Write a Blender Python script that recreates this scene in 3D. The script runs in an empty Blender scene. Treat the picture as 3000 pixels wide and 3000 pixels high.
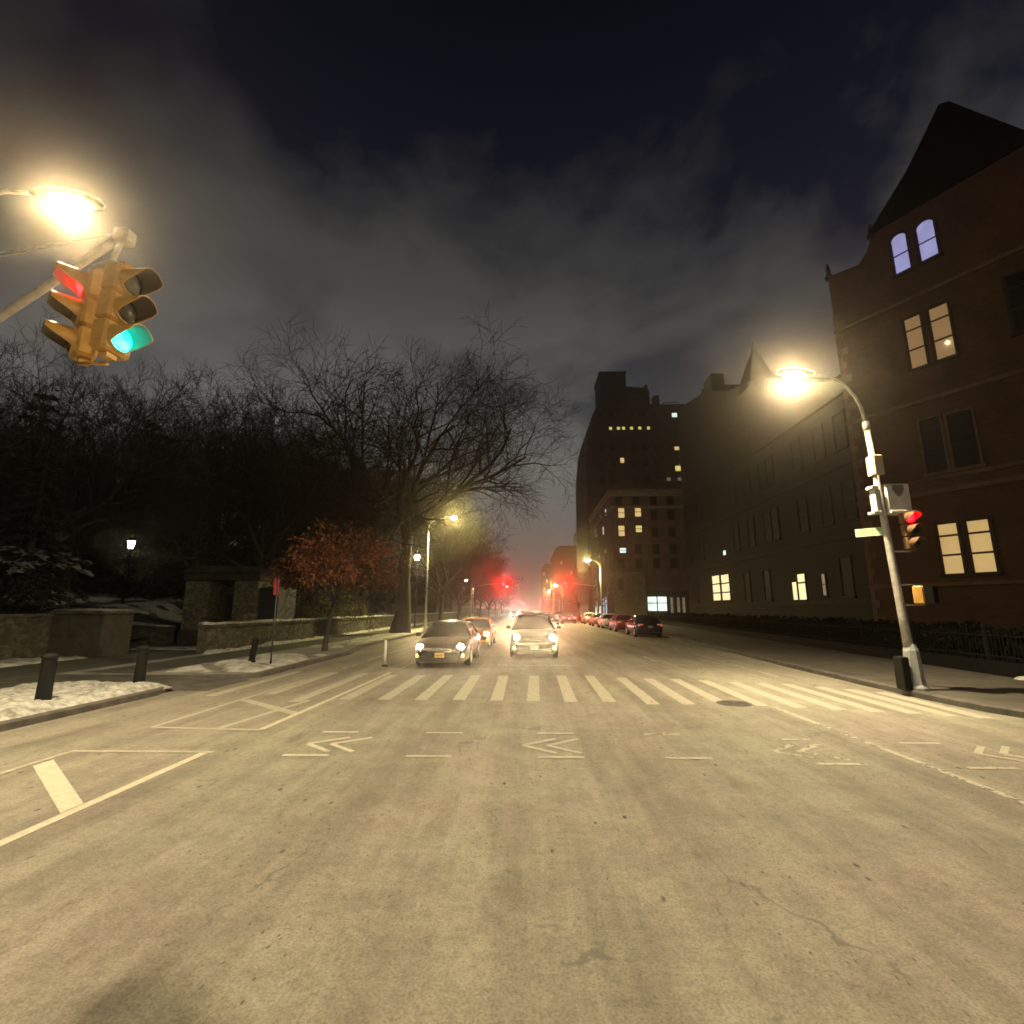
import bpy, math, random
from mathutils import Vector, Matrix, Quaternion

sc = bpy.context.scene
COL = sc.collection
PI = math.pi
R = math.radians

# ------------------------------------------------------------------ materials
MATS = {}


def nd(nt, t, **kw):
    n = nt.nodes.new(t)
    for k, v in kw.items():
        setattr(n, k, v)
    return n


def new_mat(name):
    m = bpy.data.materials.new(name)
    m.use_nodes = True
    nt = m.node_tree
    b = nt.nodes['Principled BSDF']
    return m, nt, b


def rgba(c):
    return (c[0], c[1], c[2], 1.0)


def ramp(nt, src, stops):
    r = nd(nt, 'ShaderNodeValToRGB')
    e = r.color_ramp.elements
    while len(e) < len(stops):
        e.new(0.5)
    for i, (p, c) in enumerate(stops):
        e[i].position = p
        e[i].color = rgba(c) if len(c) == 3 else c
    nt.links.new(src, r.inputs[0])
    return r.outputs[0]


def coords(nt, scale=(1, 1, 1), kind='Object'):
    t = nd(nt, 'ShaderNodeTexCoord')
    m = nd(nt, 'ShaderNodeMapping')
    m.inputs['Scale'].default_value = scale
    nt.links.new(t.outputs[kind], m.inputs[0])
    return m.outputs[0]


def noise(nt, vec, scale, detail=6, rough=0.6, dist=0.0):
    n = nd(nt, 'ShaderNodeTexNoise')
    n.inputs['Scale'].default_value = scale
    n.inputs['Detail'].default_value = detail
    n.inputs['Roughness'].default_value = rough
    n.inputs['Distortion'].default_value = dist
    nt.links.new(vec, n.inputs['Vector'])
    return n.outputs['Fac']


def mixc(nt, fac, a, b, blend='MIX'):
    m = nd(nt, 'ShaderNodeMix', data_type='RGBA', blend_type=blend)
    for sock, v in ((m.inputs[0], fac), (m.inputs[6], a), (m.inputs[7], b)):
        if hasattr(v, 'is_output') or hasattr(v, 'links'):
            nt.links.new(v, sock)
        elif isinstance(v, (int, float)):
            sock.default_value = v
        else:
            sock.default_value = rgba(v)
    return m.outputs[2]


def bump(nt, b, h, strength, dist=0.02):
    n = nd(nt, 'ShaderNodeBump')
    n.inputs['Strength'].default_value = strength
    n.inputs['Distance'].default_value = dist
    nt.links.new(h, n.inputs['Height'])
    nt.links.new(n.outputs[0], b.inputs['Normal'])


def mat_noise(name, c0, c1, scale=6, rough=0.8, metal=0.0, bs=0.15, stretch=(1, 1, 1), spec=0.5, detail=6):
    m, nt, b = new_mat(name)
    v = coords(nt, stretch)
    f = noise(nt, v, scale, detail)
    c = ramp(nt, f, [(0.32, c0), (0.68, c1)])
    nt.links.new(c, b.inputs['Base Color'])
    b.inputs['Roughness'].default_value = rough
    b.inputs['Metallic'].default_value = metal
    b.inputs['Specular IOR Level'].default_value = spec
    if bs:
        bump(nt, b, f, bs)
    MATS[name] = m
    return m


def mat_emit(name, col, strength, vary=0.0, scale=3.0):
    m, nt, b = new_mat(name)
    b.inputs['Base Color'].default_value = rgba((0.6, 0.6, 0.6))
    b.inputs['Roughness'].default_value = 0.25
    b.inputs['Emission Strength'].default_value = strength
    if vary:
        v = coords(nt)
        f = noise(nt, v, scale, 3)
        c = ramp(nt, f, [(0.3, tuple(x * (1 - vary) for x in col)), (0.7, col)])
        nt.links.new(c, b.inputs['Emission Color'])
    else:
        b.inputs['Emission Color'].default_value = rgba(col)
    MATS[name] = m
    return m


def mat_asphalt():
    m, nt, b = new_mat('asphalt')
    v = coords(nt)
    vs = coords(nt, (1.5, 0.10, 1))
    big = noise(nt, v, 0.28, 5, 0.6)
    streak = noise(nt, vs, 1.1, 7, 0.65)
    mid = noise(nt, v, 2.2, 8, 0.7)
    fine = noise(nt, v, 55, 4, 0.7)
    base = ramp(nt, big, [(0.3, (0.225, 0.206, 0.178)), (0.7, (0.305, 0.283, 0.242))])
    st = ramp(nt, streak, [(0.34, (0.62, 0.60, 0.59)), (0.60, (1.08, 1.07, 1.04))])
    c = mixc(nt, 0.85, base, st, 'MULTIPLY')
    md = ramp(nt, mid, [(0.3, (0.72, 0.70, 0.70)), (0.6, (1.08, 1.07, 1.05))])
    c = mixc(nt, 0.8, c, md, 'MULTIPLY')
    fn = ramp(nt, fine, [(0.32, (0.36, 0.36, 0.37)), (0.5, (0.95, 0.95, 0.95)), (0.68, (1.35, 1.34, 1.3))])
    gr2 = ramp(nt, noise(nt, v, 13, 6, 0.75), [(0.30, (0.62, 0.61, 0.60)), (0.55, (1.05, 1.05, 1.04))])
    c = mixc(nt, 0.75, c, gr2, 'MULTIPLY')
    hue = ramp(nt, noise(nt, v, 0.42, 4, 0.6), [(0.35, (1.0, 0.94, 0.95)), (0.6, (0.98, 1.02, 0.96))])
    c = mixc(nt, 1.0, c, hue, 'MULTIPLY')
    c = mixc(nt, 0.6, c, fn, 'MULTIPLY')
    # dark pits and chips, longer along the direction of travel
    vp = coords(nt, (1.0, 0.45, 1))
    vo = nd(nt, 'ShaderNodeTexVoronoi', feature='F1')
    vo.inputs['Scale'].default_value = 5.5
    vo.inputs['Randomness'].default_value = 1.0
    nt.links.new(vp, vo.inputs['Vector'])
    pit = ramp(nt, vo.outputs['Distance'], [(0.06, (1, 1, 1)), (0.13, (0, 0, 0))])
    pm = ramp(nt, noise(nt, v, 1.1, 4), [(0.46, (0, 0, 0)), (0.60, (1, 1, 1))])
    pf = mixc(nt, 1.0, pit, pm, 'MULTIPLY')
    c = mixc(nt, pf, c, (0.028, 0.025, 0.022))
    vo2 = nd(nt, 'ShaderNodeTexVoronoi', feature='F1')
    vo2.inputs['Scale'].default_value = 17
    nt.links.new(vp, vo2.inputs['Vector'])
    pit2 = ramp(nt, vo2.outputs['Distance'], [(0.08, (1, 1, 1)), (0.17, (0, 0, 0))])
    pm2 = ramp(nt, noise(nt, v, 0.75, 4, 0.7), [(0.47, (0, 0, 0)), (0.62, (1, 1, 1))])
    pf2 = mixc(nt, 1.0, pit2, pm2, 'MULTIPLY')
    c = mixc(nt, pf2, c, (0.04, 0.036, 0.032))
    # cracks
    dv = nd(nt, 'ShaderNodeTexNoise')
    dv.inputs['Scale'].default_value = 2.5
    dv.inputs['Detail'].default_value = 4
    nt.links.new(v, dv.inputs['Vector'])
    vc = coords(nt, (1.0, 0.30, 1))
    add = nd(nt, 'ShaderNodeVectorMath', operation='MULTIPLY_ADD')
    nt.links.new(dv.outputs['Color'], add.inputs[0])
    add.inputs[1].default_value = (0.34, 0.34, 0.0)
    nt.links.new(vc, add.inputs[2])
    vk = nd(nt, 'ShaderNodeTexVoronoi', feature='DISTANCE_TO_EDGE')
    vk.inputs['Scale'].default_value = 0.62
    nt.links.new(add.outputs[0], vk.inputs['Vector'])
    ck = ramp(nt, vk.outputs['Distance'], [(0.003, (1, 1, 1)), (0.008, (0, 0, 0))])
    cm = ramp(nt, noise(nt, v, 0.9, 6, 0.75), [(0.50, (0, 0, 0)), (0.58, (0.8, 0.8, 0.8))])
    cf = mixc(nt, 1.0, ck, cm, 'MULTIPLY')
    c = mixc(nt, cf, c, (0.11, 0.10, 0.088))
    nt.links.new(c, b.inputs['Base Color'])
    b.inputs['Roughness'].default_value = 0.78
    b.inputs['Specular IOR Level'].default_value = 0.35
    hh = mixc(nt, 0.5, fine, mid)
    bump(nt, b, hh, 0.35, 0.02)
    MATS['asphalt'] = m


def mat_paint(name, wear, col=(0.62, 0.55, 0.43)):
    """road paint worn through to the asphalt"""
    m, nt, b = new_mat(name)
    v = coords(nt)
    f = noise(nt, v, 9, 8, 0.75)
    f2 = noise(nt, v, 1.3, 3)
    sm = nd(nt, 'ShaderNodeMath', operation='MULTIPLY_ADD')
    nt.links.new(f2, sm.inputs[0])
    sm.inputs[1].default_value = 0.6
    nt.links.new(f, sm.inputs[2])
    a = ramp(nt, sm.outputs[0], [(wear, (0, 0, 0)), (wear + 0.14, (1, 1, 1))])
    tr = nd(nt, 'ShaderNodeBsdfTransparent')
    mx = nd(nt, 'ShaderNodeMixShader')
    out = nt.nodes['Material Output']
    nt.links.new(a, mx.inputs[0])
    nt.links.new(tr.outputs[0], mx.inputs[1])
    nt.links.new(b.outputs[0], mx.inputs[2])
    nt.links.new(mx.outputs[0], out.inputs['Surface'])
    c = ramp(nt, f, [(0.3, tuple(x * 0.62 for x in col)), (0.62, col)])
    nt.links.new(c, b.inputs['Base Color'])
    b.inputs['Roughness'].default_value = 0.7
    MATS[name] = m


def mat_brick(name, c0, c1, mortar, scale=1.0, dirt=0.5):
    m, nt, b = new_mat(name)
    t = nd(nt, 'ShaderNodeTexCoord')
    sp = nd(nt, 'ShaderNodeSeparateXYZ')
    nt.links.new(t.outputs['Object'], sp.inputs[0])
    ad = nd(nt, 'ShaderNodeMath', operation='ADD')
    nt.links.new(sp.outputs[0], ad.inputs[0])
    nt.links.new(sp.outputs[1], ad.inputs[1])
    cb = nd(nt, 'ShaderNodeCombineXYZ')
    nt.links.new(ad.outputs[0], cb.inputs[0])
    nt.links.new(sp.outputs[2], cb.inputs[1])
    br = nd(nt, 'ShaderNodeTexBrick')
    br.inputs['Color1'].default_value = rgba(c0)
    br.inputs['Color2'].default_value = rgba(c1)
    br.inputs['Mortar'].default_value = rgba(mortar)
    br.inputs['Scale'].default_value = scale
    br.inputs['Brick Width'].default_value = 0.24
    br.inputs['Row Height'].default_value = 0.085
    br.inputs['Mortar Size'].default_value = 0.012
    nt.links.new(cb.outputs[0], br.inputs['Vector'])
    v = coords(nt)
    f = noise(nt, v, 0.7, 6, 0.65)
    d = ramp(nt, f, [(0.3, (1 - dirt, 1 - dirt, 1 - dirt)), (0.7, (1.1, 1.1, 1.1))])
    c = mixc(nt, 1.0, br.outputs['Color'], d, 'MULTIPLY')
    nt.links.new(c, b.inputs['Base Color'])
    b.inputs['Roughness'].default_value = 0.85
    bump(nt, b, br.outputs['Fac'], -0.3, 0.01)
    MATS[name] = m


def mat_plain(name, c, rough=0.5, metal=0.0, coat=0.0):
    m, nt, b = new_mat(name)
    v = coords(nt)
    f = noise(nt, v, 18, 4)
    cc = ramp(nt, f, [(0.3, tuple(x * 0.82 for x in c)), (0.7, c)])
    nt.links.new(cc, b.inputs['Base Color'])
    b.inputs['Roughness'].default_value = rough
    b.inputs['Metallic'].default_value = metal
    b.inputs['Coat Weight'].default_value = coat
    MATS[name] = m




def mat_rubble(name, c0, c1):
    m, nt, b = new_mat(name)
    v = coords(nt, (1.0, 1.0, 1.9))
    vo = nd(nt, 'ShaderNodeTexVoronoi', feature='F1')
    vo.inputs['Scale'].default_value = 3.9
    nt.links.new(v, vo.inputs['Vector'])
    sp = nd(nt, 'ShaderNodeSeparateColor')
    nt.links.new(vo.outputs['Color'], sp.inputs[0])
    c = ramp(nt, sp.outputs[0], [(0.1, c0), (0.9, c1)])
    ed = nd(nt, 'ShaderNodeTexVoronoi', feature='DISTANCE_TO_EDGE')
    ed.inputs['Scale'].default_value = 3.9
    nt.links.new(v, ed.inputs['Vector'])
    j = ramp(nt, ed.outputs['Distance'], [(0.01, (0.55, 0.55, 0.55)), (0.07, (1, 1, 1))])
    c = mixc(nt, 1.0, c, j, 'MULTIPLY')
    g_ = ramp(nt, noise(nt, coords(nt), 5, 7, 0.7), [(0.3, (0.55, 0.55, 0.55)), (0.65, (1.15, 1.15, 1.15))])
    c = mixc(nt, 1.0, c, g_, 'MULTIPLY')
    nt.links.new(c, b.inputs['Base Color'])
    b.inputs['Roughness'].default_value = 0.9
    bump(nt, b, ed.outputs['Distance'], 0.8, 0.05)
    MATS[name] = m


mat_asphalt()
mat_paint('paint', 0.50, (0.41, 0.37, 0.295))
mat_paint('paint_worn', 0.67, (0.43, 0.39, 0.31))
mat_paint('paint_fresh', 0.30, (0.56, 0.505, 0.40))
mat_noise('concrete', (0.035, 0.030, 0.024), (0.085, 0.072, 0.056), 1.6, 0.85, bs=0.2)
mat_noise('path_stone', (0.035, 0.033, 0.026), (0.085, 0.08, 0.062), 2.4, 0.8, bs=0.3)
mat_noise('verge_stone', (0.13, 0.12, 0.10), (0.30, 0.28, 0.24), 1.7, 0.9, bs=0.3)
mat_noise('kerb_stone', (0.05, 0.045, 0.038), (0.12, 0.105, 0.09), 3.0, 0.8, bs=0.2)
mat_noise('snow', (0.17, 0.158, 0.135), (0.54, 0.53, 0.50), 6.5, 0.75, bs=0.8)
mat_noise('dirty_snow', (0.20, 0.185, 0.16), (0.62, 0.60, 0.56), 2.2, 0.85, bs=0.5)
mat_noise('park_soil', (0.018, 0.018, 0.012), (0.07, 0.065, 0.045), 0.8, 0.95, bs=0.4)
mat_rubble('park_stone', (0.055, 0.05, 0.031), (0.115, 0.104, 0.066))
mat_rubble('gate_stone', (0.15, 0.138, 0.08), (0.30, 0.275, 0.165))
mat_noise('dark_stone', (0.028, 0.025, 0.018), (0.065, 0.057, 0.040), 3.0, 0.9, bs=0.5)
mat_noise('bark', (0.030, 0.025, 0.020), (0.075, 0.062, 0.050), 5, 0.95, bs=0.8, stretch=(1, 1, 0.2))
mat_noise('twig', (0.030, 0.025, 0.021), (0.060, 0.050, 0.040), 2, 0.95, bs=0)
mat_noise('oak_leaf', (0.12, 0.039, 0.014), (0.31, 0.10, 0.034), 1.7, 0.8, bs=0)
mat_noise('needle', (0.012, 0.018, 0.010), (0.035, 0.048, 0.024), 1.2, 0.85, bs=0)
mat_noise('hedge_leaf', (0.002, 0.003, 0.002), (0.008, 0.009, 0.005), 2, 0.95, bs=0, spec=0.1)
mat_noise('galvanised', (0.36, 0.34, 0.30), (0.56, 0.54, 0.49), 7, 0.5, 0.35, bs=0.05)
mat_noise('grey_steel', (0.26, 0.27, 0.27), (0.42, 0.43, 0.43), 9, 0.55, 0.2, bs=0.05)
mat_noise('black_iron', (0.002, 0.002, 0.002), (0.006, 0.006, 0.005), 6, 0.8, 0.0, bs=0.05, spec=0.15)
mat_noise('green_iron', (0.02, 0.026, 0.022), (0.045, 0.05, 0.045), 6, 0.6, 0.1, bs=0.05)
mat_noise('bollard_iron', (0.004, 0.005, 0.004), (0.011, 0.012, 0.010), 6, 0.8, 0.0, bs=0.1, spec=0.25)
mat_noise('signal_yellow', (0.36, 0.185, 0.035), (0.60, 0.32, 0.065), 4, 0.45, bs=0.03)
mat_noise('signal_dark', (0.003, 0.003, 0.003), (0.006, 0.005, 0.005), 4, 0.8, bs=0, spec=0.1)
mat_noise('signal_brown', (0.07, 0.032, 0.010), (0.13, 0.06, 0.018), 4, 0.6, bs=0.03)
mat_noise('visor_dark', (0.05, 0.035, 0.022), (0.08, 0.055, 0.035), 6, 0.5, bs=0)
mat_noise('lens_dark', (0.03, 0.025, 0.02), (0.06, 0.05, 0.03), 8, 0.2, bs=0)
mat_noise('box_white', (0.52, 0.50, 0.46), (0.68, 0.66, 0.61), 5, 0.5, bs=0.03)
mat_noise('shield_grey', (0.10, 0.10, 0.08), (0.15, 0.145, 0.12), 8, 0.6, bs=0)
mat_noise('box_tan', (0.38, 0.30, 0.18), (0.50, 0.40, 0.25), 5, 0.6, bs=0.03)
mat_noise('slate', (0.006, 0.006, 0.006), (0.016, 0.015, 0.014), 3, 0.95, bs=0.3, stretch=(1, 1, 3), spec=0.1)
mat_noise('brownstone', (0.11, 0.062, 0.034), (0.20, 0.115, 0.062), 2.5, 0.85, bs=0.2)
mat_noise('trim_dark', (0.022, 0.013, 0.008), (0.045, 0.027, 0.017), 2.5, 0.85, bs=0.2)
mat_noise('limestone', (0.17, 0.13, 0.085), (0.27, 0.21, 0.14), 1.5, 0.85, bs=0.2)
mat_noise('window_frame', (0.012, 0.010, 0.008), (0.028, 0.022, 0.018), 5, 0.6, bs=0)
mat_noise('tank_wood', (0.03, 0.024, 0.02), (0.07, 0.055, 0.045), 4, 0.9, bs=0.1, stretch=(6, 6, 0.3))
mat_noise('cast_iron', (0.05, 0.046, 0.038), (0.115, 0.105, 0.085), 25, 0.8, 0.0, bs=0.6)
mat_noise('soot_brick', (0.030, 0.022, 0.018), (0.070, 0.052, 0.042), 1.2, 0.9, bs=0.2)
mat_brick('red_brick', (0.115, 0.040, 0.019), (0.15, 0.058, 0.028), (0.085, 0.048, 0.03), 1.0)
mat_brick('dark_brick', (0.075, 0.040, 0.028), (0.10, 0.053, 0.036), (0.06, 0.042, 0.032), 1.0)
mat_brick('umber_brick', (0.021, 0.011, 0.008), (0.030, 0.016, 0.010), (0.02, 0.013, 0.01), 1.0)
mat_brick('plum_brick', (0.14, 0.075, 0.062), (0.18, 0.095, 0.075), (0.11, 0.08, 0.065), 1.0)
mat_plain('tyre', (0.015, 0.015, 0.015), 0.85)
mat_plain('rim', (0.38, 0.38, 0.38), 0.35, 0.7)
mat_plain('car_glass', (0.012, 0.011, 0.013), 0.06)
mat_plain('paint_charcoal', (0.045, 0.042, 0.042), 0.28, 0.3, 0.6)
mat_plain('paint_orange', (0.62, 0.20, 0.015), 0.32, 0.0, 0.6)
mat_plain('paint_silver', (0.34, 0.31, 0.28), 0.32, 0.4, 0.6)
mat_plain('paint_black', (0.022, 0.022, 0.025), 0.25, 0.2, 0.6)
mat_plain('paint_white', (0.62, 0.60, 0.58), 0.3, 0.0, 0.6)
mat_plain('paint_red', (0.22, 0.025, 0.022), 0.3, 0.0, 0.6)
mat_plain('black_plastic', (0.02, 0.02, 0.02), 0.6)
mat_plain('chrome', (0.55, 0.55, 0.55), 0.15, 1.0)
mat_plain('plate_yellow', (0.72, 0.46, 0.10), 0.5)
mat_plain('plate_white', (0.75, 0.72, 0.72), 0.5)
mat_plain('plate_ink', (0.06, 0.05, 0.12), 0.6)
mat_plain('tail_dull', (0.34, 0.03, 0.025), 0.25)
mat_noise('sign_green', (0.16, 0.36, 0.12), (0.55, 0.66, 0.42), 9, 0.5, bs=0, stretch=(1, 1, 1.6))
mat_plain('sign_white', (0.72, 0.76, 0.66), 0.5)
mat_plain('sign_red', (0.55, 0.03, 0.07), 0.45)
mat_noise('dark_pane', (0.003, 0.003, 0.003), (0.007, 0.006, 0.006), 3, 0.45, bs=0, spec=0.2)
mat_noise('dim_glass', (0.010, 0.007, 0.005), (0.020, 0.013, 0.009), 1, 0.5, bs=0, spec=0.15)
mat_plain('post_white', (0.78, 0.76, 0.74), 0.5)

W_NEAR, W_CORNER = 5400, 7400
LAMP = (1.0, 0.74, 0.34)
mat_emit('lamp_near', LAMP, 140)
mat_emit('lamp_corner', LAMP, 130)
mat_emit('lamp_far', (1.0, 0.86, 0.33), 3500)
mat_emit('lamp_globe', (1.0, 0.86, 0.42), 160)
mat_emit('lamp_white', (0.92, 0.95, 0.72), 25)
mat_emit('lamp_pale', (0.95, 0.97, 0.75), 900)
mat_emit('red_on', (1.0, 0.0002, 0.002), 36)
mat_emit('red_far', (1.0, 0.0005, 0.0004), 500)
mat_emit('green_on', (0.0, 0.90, 0.62), 10)
mat_emit('hand_orange', (1.0, 0.22, 0.01), 1.8)
mat_emit('reflector_glow', (1.0, 0.10, 0.16), 1.6)
mat_emit('headlight', (1.0, 0.84, 0.58), 120)
mat_emit('headlight_far', (0.86, 0.94, 1.0), 200)
mat_emit('fog_lamp', (1.0, 0.80, 0.50), 9)
mat_emit('amber_on', (1.0, 0.50, 0.06), 2.6)
mat_emit('tail_on', (1.0, 0.004, 0.008), 60)
mat_emit('tail_glow', (1.0, 0.14, 0.09), 0.45)
mat_emit('pane_cream', (0.72, 0.46, 0.16), 0.78, 0.16, 1.2)
mat_emit('pane_tan', (0.60, 0.30, 0.085), 0.36, 0.22, 1.4)
mat_emit('pane_violet', (0.50, 0.50, 1.0), 0.62, 0.35, 1.1)
mat_emit('pane_bright', (1.0, 0.80, 0.42), 1.25, 0.2, 1.2)
mat_emit('pane_warm', (1.0, 0.66, 0.26), 0.85, 0.4, 0.5)
mat_emit('pane_yellow', (0.95, 0.75, 0.20), 0.85, 0.2, 0.5)
mat_emit('pane_white', (0.85, 1.0, 0.92), 1.3, 0.3, 0.6)
mat_emit('shop_glow', (0.80, 1.0, 0.86), 1.9, 0.55, 0.45)
mat_emit('shop_blue', (0.75, 0.90, 1.0), 1.6, 0.35, 0.6)
mat_emit('pane_dim', (0.42, 0.33, 0.20), 0.30, 0.4, 0.8)
mat_emit('bulb', (1.0, 0.72, 0.32), 3.5)
mat_emit('shop_red', (1.0, 0.12, 0.03), 1.5)

# ------------------------------------------------------------------ mesh builder


class MB:
    def __init__(self):
        self.v, self.f, self.sm = [], [], []

    def add(self, vs, fs, smooth=False):
        o = len(self.v)
        self.v.extend(vs)
        self.f.extend([tuple(i + o for i in f) for f in fs])
        self.sm.extend([smooth] * len(fs))

    def box(self, x0, x1, y0, y1, z0, z1, m=None):
        vs = [Vector(p) for p in ((x0, y0, z0), (x1, y0, z0), (x1, y1, z0), (x0, y1, z0),
                                  (x0, y0, z1), (x1, y0, z1), (x1, y1, z1), (x0, y1, z1))]
        if m is not None:
            vs = [m @ p for p in vs]
        self.add(vs, [(3, 2, 1, 0), (4, 5, 6, 7), (0, 1, 5, 4), (1, 2, 6, 5), (2, 3, 7, 6), (3, 0, 4, 7)])

    def cbox(self, c, s, m=None):
        self.box(c[0] - s[0] / 2, c[0] + s[0] / 2, c[1] - s[1] / 2, c[1] + s[1] / 2, c[2] - s[2] / 2, c[2] + s[2] / 2, m)

    def bevbox(self, x0, x1, y0, y1, z0, z1, b, m=None):
        """box with all vertical and horizontal edges chamfered"""
        vs = []
        for z, i in ((z0, b), (z0 + b, 0), (z1 - b, 0), (z1, b)):
            xa, xb, ya, yb = x0 + i, x1 - i, y0 + i, y1 - i
            vs += [Vector(p) for p in ((xa + b, ya, z), (xb - b, ya, z), (xb, ya + b, z), (xb, yb - b, z),
                                       (xb - b, yb, z), (xa + b, yb, z), (xa, yb - b, z), (xa, ya + b, z))]
        if m is not None:
            vs = [m @ p for p in vs]
        fs = [tuple(reversed(range(8))), tuple(range(24, 32))]
        for k in range(3):
            for i in range(8):
                a, c = k * 8 + i, k * 8 + (i + 1) % 8
                fs.append((a, c, c + 8, a + 8))
        self.add(vs, fs)

    def tube(self, pts, rad, n=8, cap=True, smooth=True):
        pts = [Vector(p) for p in pts]
        if not hasattr(rad, '__len__'):
            rad = [rad] * len(pts)
        t = (pts[1] - pts[0]).normalized()
        u = t.orthogonal().normalized()
        vs = []
        for i, p in enumerate(pts):
            if i == 0:
                tt = pts[1] - pts[0]
            elif i == len(pts) - 1:
                tt = pts[-1] - pts[-2]
            else:
                tt = pts[i + 1] - pts[i - 1]
            tt.normalize()
            u = (u - tt * u.dot(tt))
            if u.length < 1e-6:
                u = tt.orthogonal()
            u.normalize()
            w = tt.cross(u)
            for k in range(n):
                a = 2 * PI * k / n
                vs.append(p + (u * math.cos(a) + w * math.sin(a)) * rad[i])
        fs = []
        for i in range(len(pts) - 1):
            for k in range(n):
                a, b = i * n + k, i * n + (k + 1) % n
                fs.append((a, b, b + n, a + n))
        if cap:
            fs.append(tuple(reversed(range(n))))
            fs.append(tuple(range((len(pts) - 1) * n, len(pts) * n)))
        self.add(vs, fs, smooth)

    def lathe(self, prof, n=16, m=None, smooth=True, cap=True):
        vs = []
        for r, z in prof:
            for k in range(n):
                a = 2 * PI * k / n
                vs.append(Vector((r * math.cos(a), r * math.sin(a), z)))
        if m is not None:
            vs = [m @ p for p in vs]
        fs = []
        for i in range(len(prof) - 1):
            for k in range(n):
                a, b = i * n + k, i * n + (k + 1) % n
                fs.append((a, b, b + n, a + n))
        if cap:
            fs.append(tuple(reversed(range(n))))
            fs.append(tuple(range((len(prof) - 1) * n, len(prof) * n)))
        self.add(vs, fs, smooth)

    def loft(self, secs, smooth=True, closed=True, cap=True):
        n = len(secs[0])
        vs = [Vector(p) for s in secs for p in s]
        fs = []
        for i in range(len(secs) - 1):
            for k in range(n if closed else n - 1):
                a, b = i * n + k, i * n + (k + 1) % n
                fs.append((a, b, b + n, a + n))
        if cap:
            fs.append(tuple(reversed(range(n))))
            fs.append(tuple(range((len(secs) - 1) * n, len(secs) * n)))
        self.add(vs, fs, smooth)

    def prism_xz(self, poly, y0, y1, m=None):
        """polygon in x,z pushed along y"""
        n = len(poly)
        vs = [Vector((x, y0, z)) for x, z in poly] + [Vector((x, y1, z)) for x, z in poly]
        if m is not None:
            vs = [m @ p for p in vs]
        fs = [tuple(range(n)), tuple(reversed(range(n, 2 * n)))]
        for i in range(n):
            j = (i + 1) % n
            fs.append((i, i + n, j + n, j))
        self.add(vs, fs)

    def poly(self, pts):
        self.add([Vector(p) for p in pts], [tuple(range(len(pts)))])

    def build(self, name, mat, parent=None, loc=None):
        me = bpy.data.meshes.new(name)
        me.from_pydata([tuple(p) for p in self.v], [], self.f)
        me.polygons.foreach_set('use_smooth', self.sm)
        me.materials.append(MATS[mat] if isinstance(mat, str) else mat)
        me.update()
        o = bpy.data.objects.new(name, me)
        COL.objects.link(o)
        if parent is not None:
            o.parent = parent
        if loc is not None:
            o.location = loc
        return o


def fix_normals(o):
    import bmesh
    bm = bmesh.new()
    bm.from_mesh(o.data)
    bmesh.ops.recalc_face_normals(bm, faces=bm.faces)
    bm.to_mesh(o.data)
    bm.free()


def thing(name, label, cat, loc=(0, 0, 0), rz=0.0, group=None):
    o = bpy.data.objects.new(name, None)
    o.empty_display_size = 0.3
    COL.objects.link(o)
    o.location = loc
    o.rotation_euler = (0, 0, rz)
    tag(o, label, cat, group)
    return o


def tag(o, label=None, cat=None, group=None, kind=None):
    if label:
        o['label'] = label
    if cat:
        o['category'] = cat
    if group:
        o['group'] = group
    if kind:
        o['kind'] = kind
    return o


def dup(root, loc, rz=None, label=None, group=None, scale=None):
    def cp(o, par):
        c = o.copy()
        COL.objects.link(c)
        if par is not None:
            c.parent = par
        for ch in list(o.children):
            cp(ch, c)
        return c
    r = cp(root, None)
    r.location = loc
    if rz is not None:
        r.rotation_euler = (r.rotation_euler[0], r.rotation_euler[1], rz)
    if label:
        r['label'] = label
    if group:
        r['group'] = group
    if scale:
        r.scale = scale if hasattr(scale, '__len__') else (scale,) * 3
    return r


def struct(mb, name, mat, label=None):
    o = mb.build(name, mat)
    o['kind'] = 'structure'
    if label:
        o['label'] = label
    return o


K = 1.9 / 1.8

# ------------------------------------------------------------------ ground, road, pavements
g = MB()
g.poly([(-600, -200, -0.03), (600, -200, -0.03), (600, 1300, -0.03), (-600, 1300, -0.03)])
struct(g, 'ground', 'park_soil', 'dark ground reaching away under the street and park')

road = MB()
road.poly([(-8.4, -60, 0), (40, -60, 0), (40, 0.5, 0), (9.75, 0.5, 0), (9.75, 900, 0), (-8.4, 900, 0)])
struct(road, 'road', 'asphalt', 'salt-stained cracked asphalt of the wide avenue under street lamps')

# right kerb line, with the bulge at the crossing
kr = [(40, 8.6), (11.2, 8.75), (9.6, 8.9), (8.95, 9.3), (8.65, 10.2), (8.55, 11.5), (8.6, 13.7), (8.8, 18), (9.2, 23), (9.6, 28), (9.75, 36),
      (9.75, 60), (9.75, 76)]


def strip(poly, w, z0, z1, side):
    """kerb strip along a polyline"""
    m = MB()
    secs = []
    for i, (x, y) in enumerate(poly):
        a = poly[max(i - 1, 0)]
        b = poly[min(i + 1, len(poly) - 1)]
        t = Vector((b[0] - a[0], b[1] - a[1], 0)).normalized()
        nrm = Vector((t.y, -t.x, 0)) * side
        p = Vector((x, y, 0))
        q = p + nrm * w
        secs.append([(p.x, p.y, z0), (p.x - nrm.x * 0.0, p.y, z1 - 0.02), (p.x + nrm.x * 0.02, p.y + nrm.y * 0.02, z1), (q.x, q.y, z1), (q.x, q.y, z0)])
    m.loft(secs, smooth=False)
    return m


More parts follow.
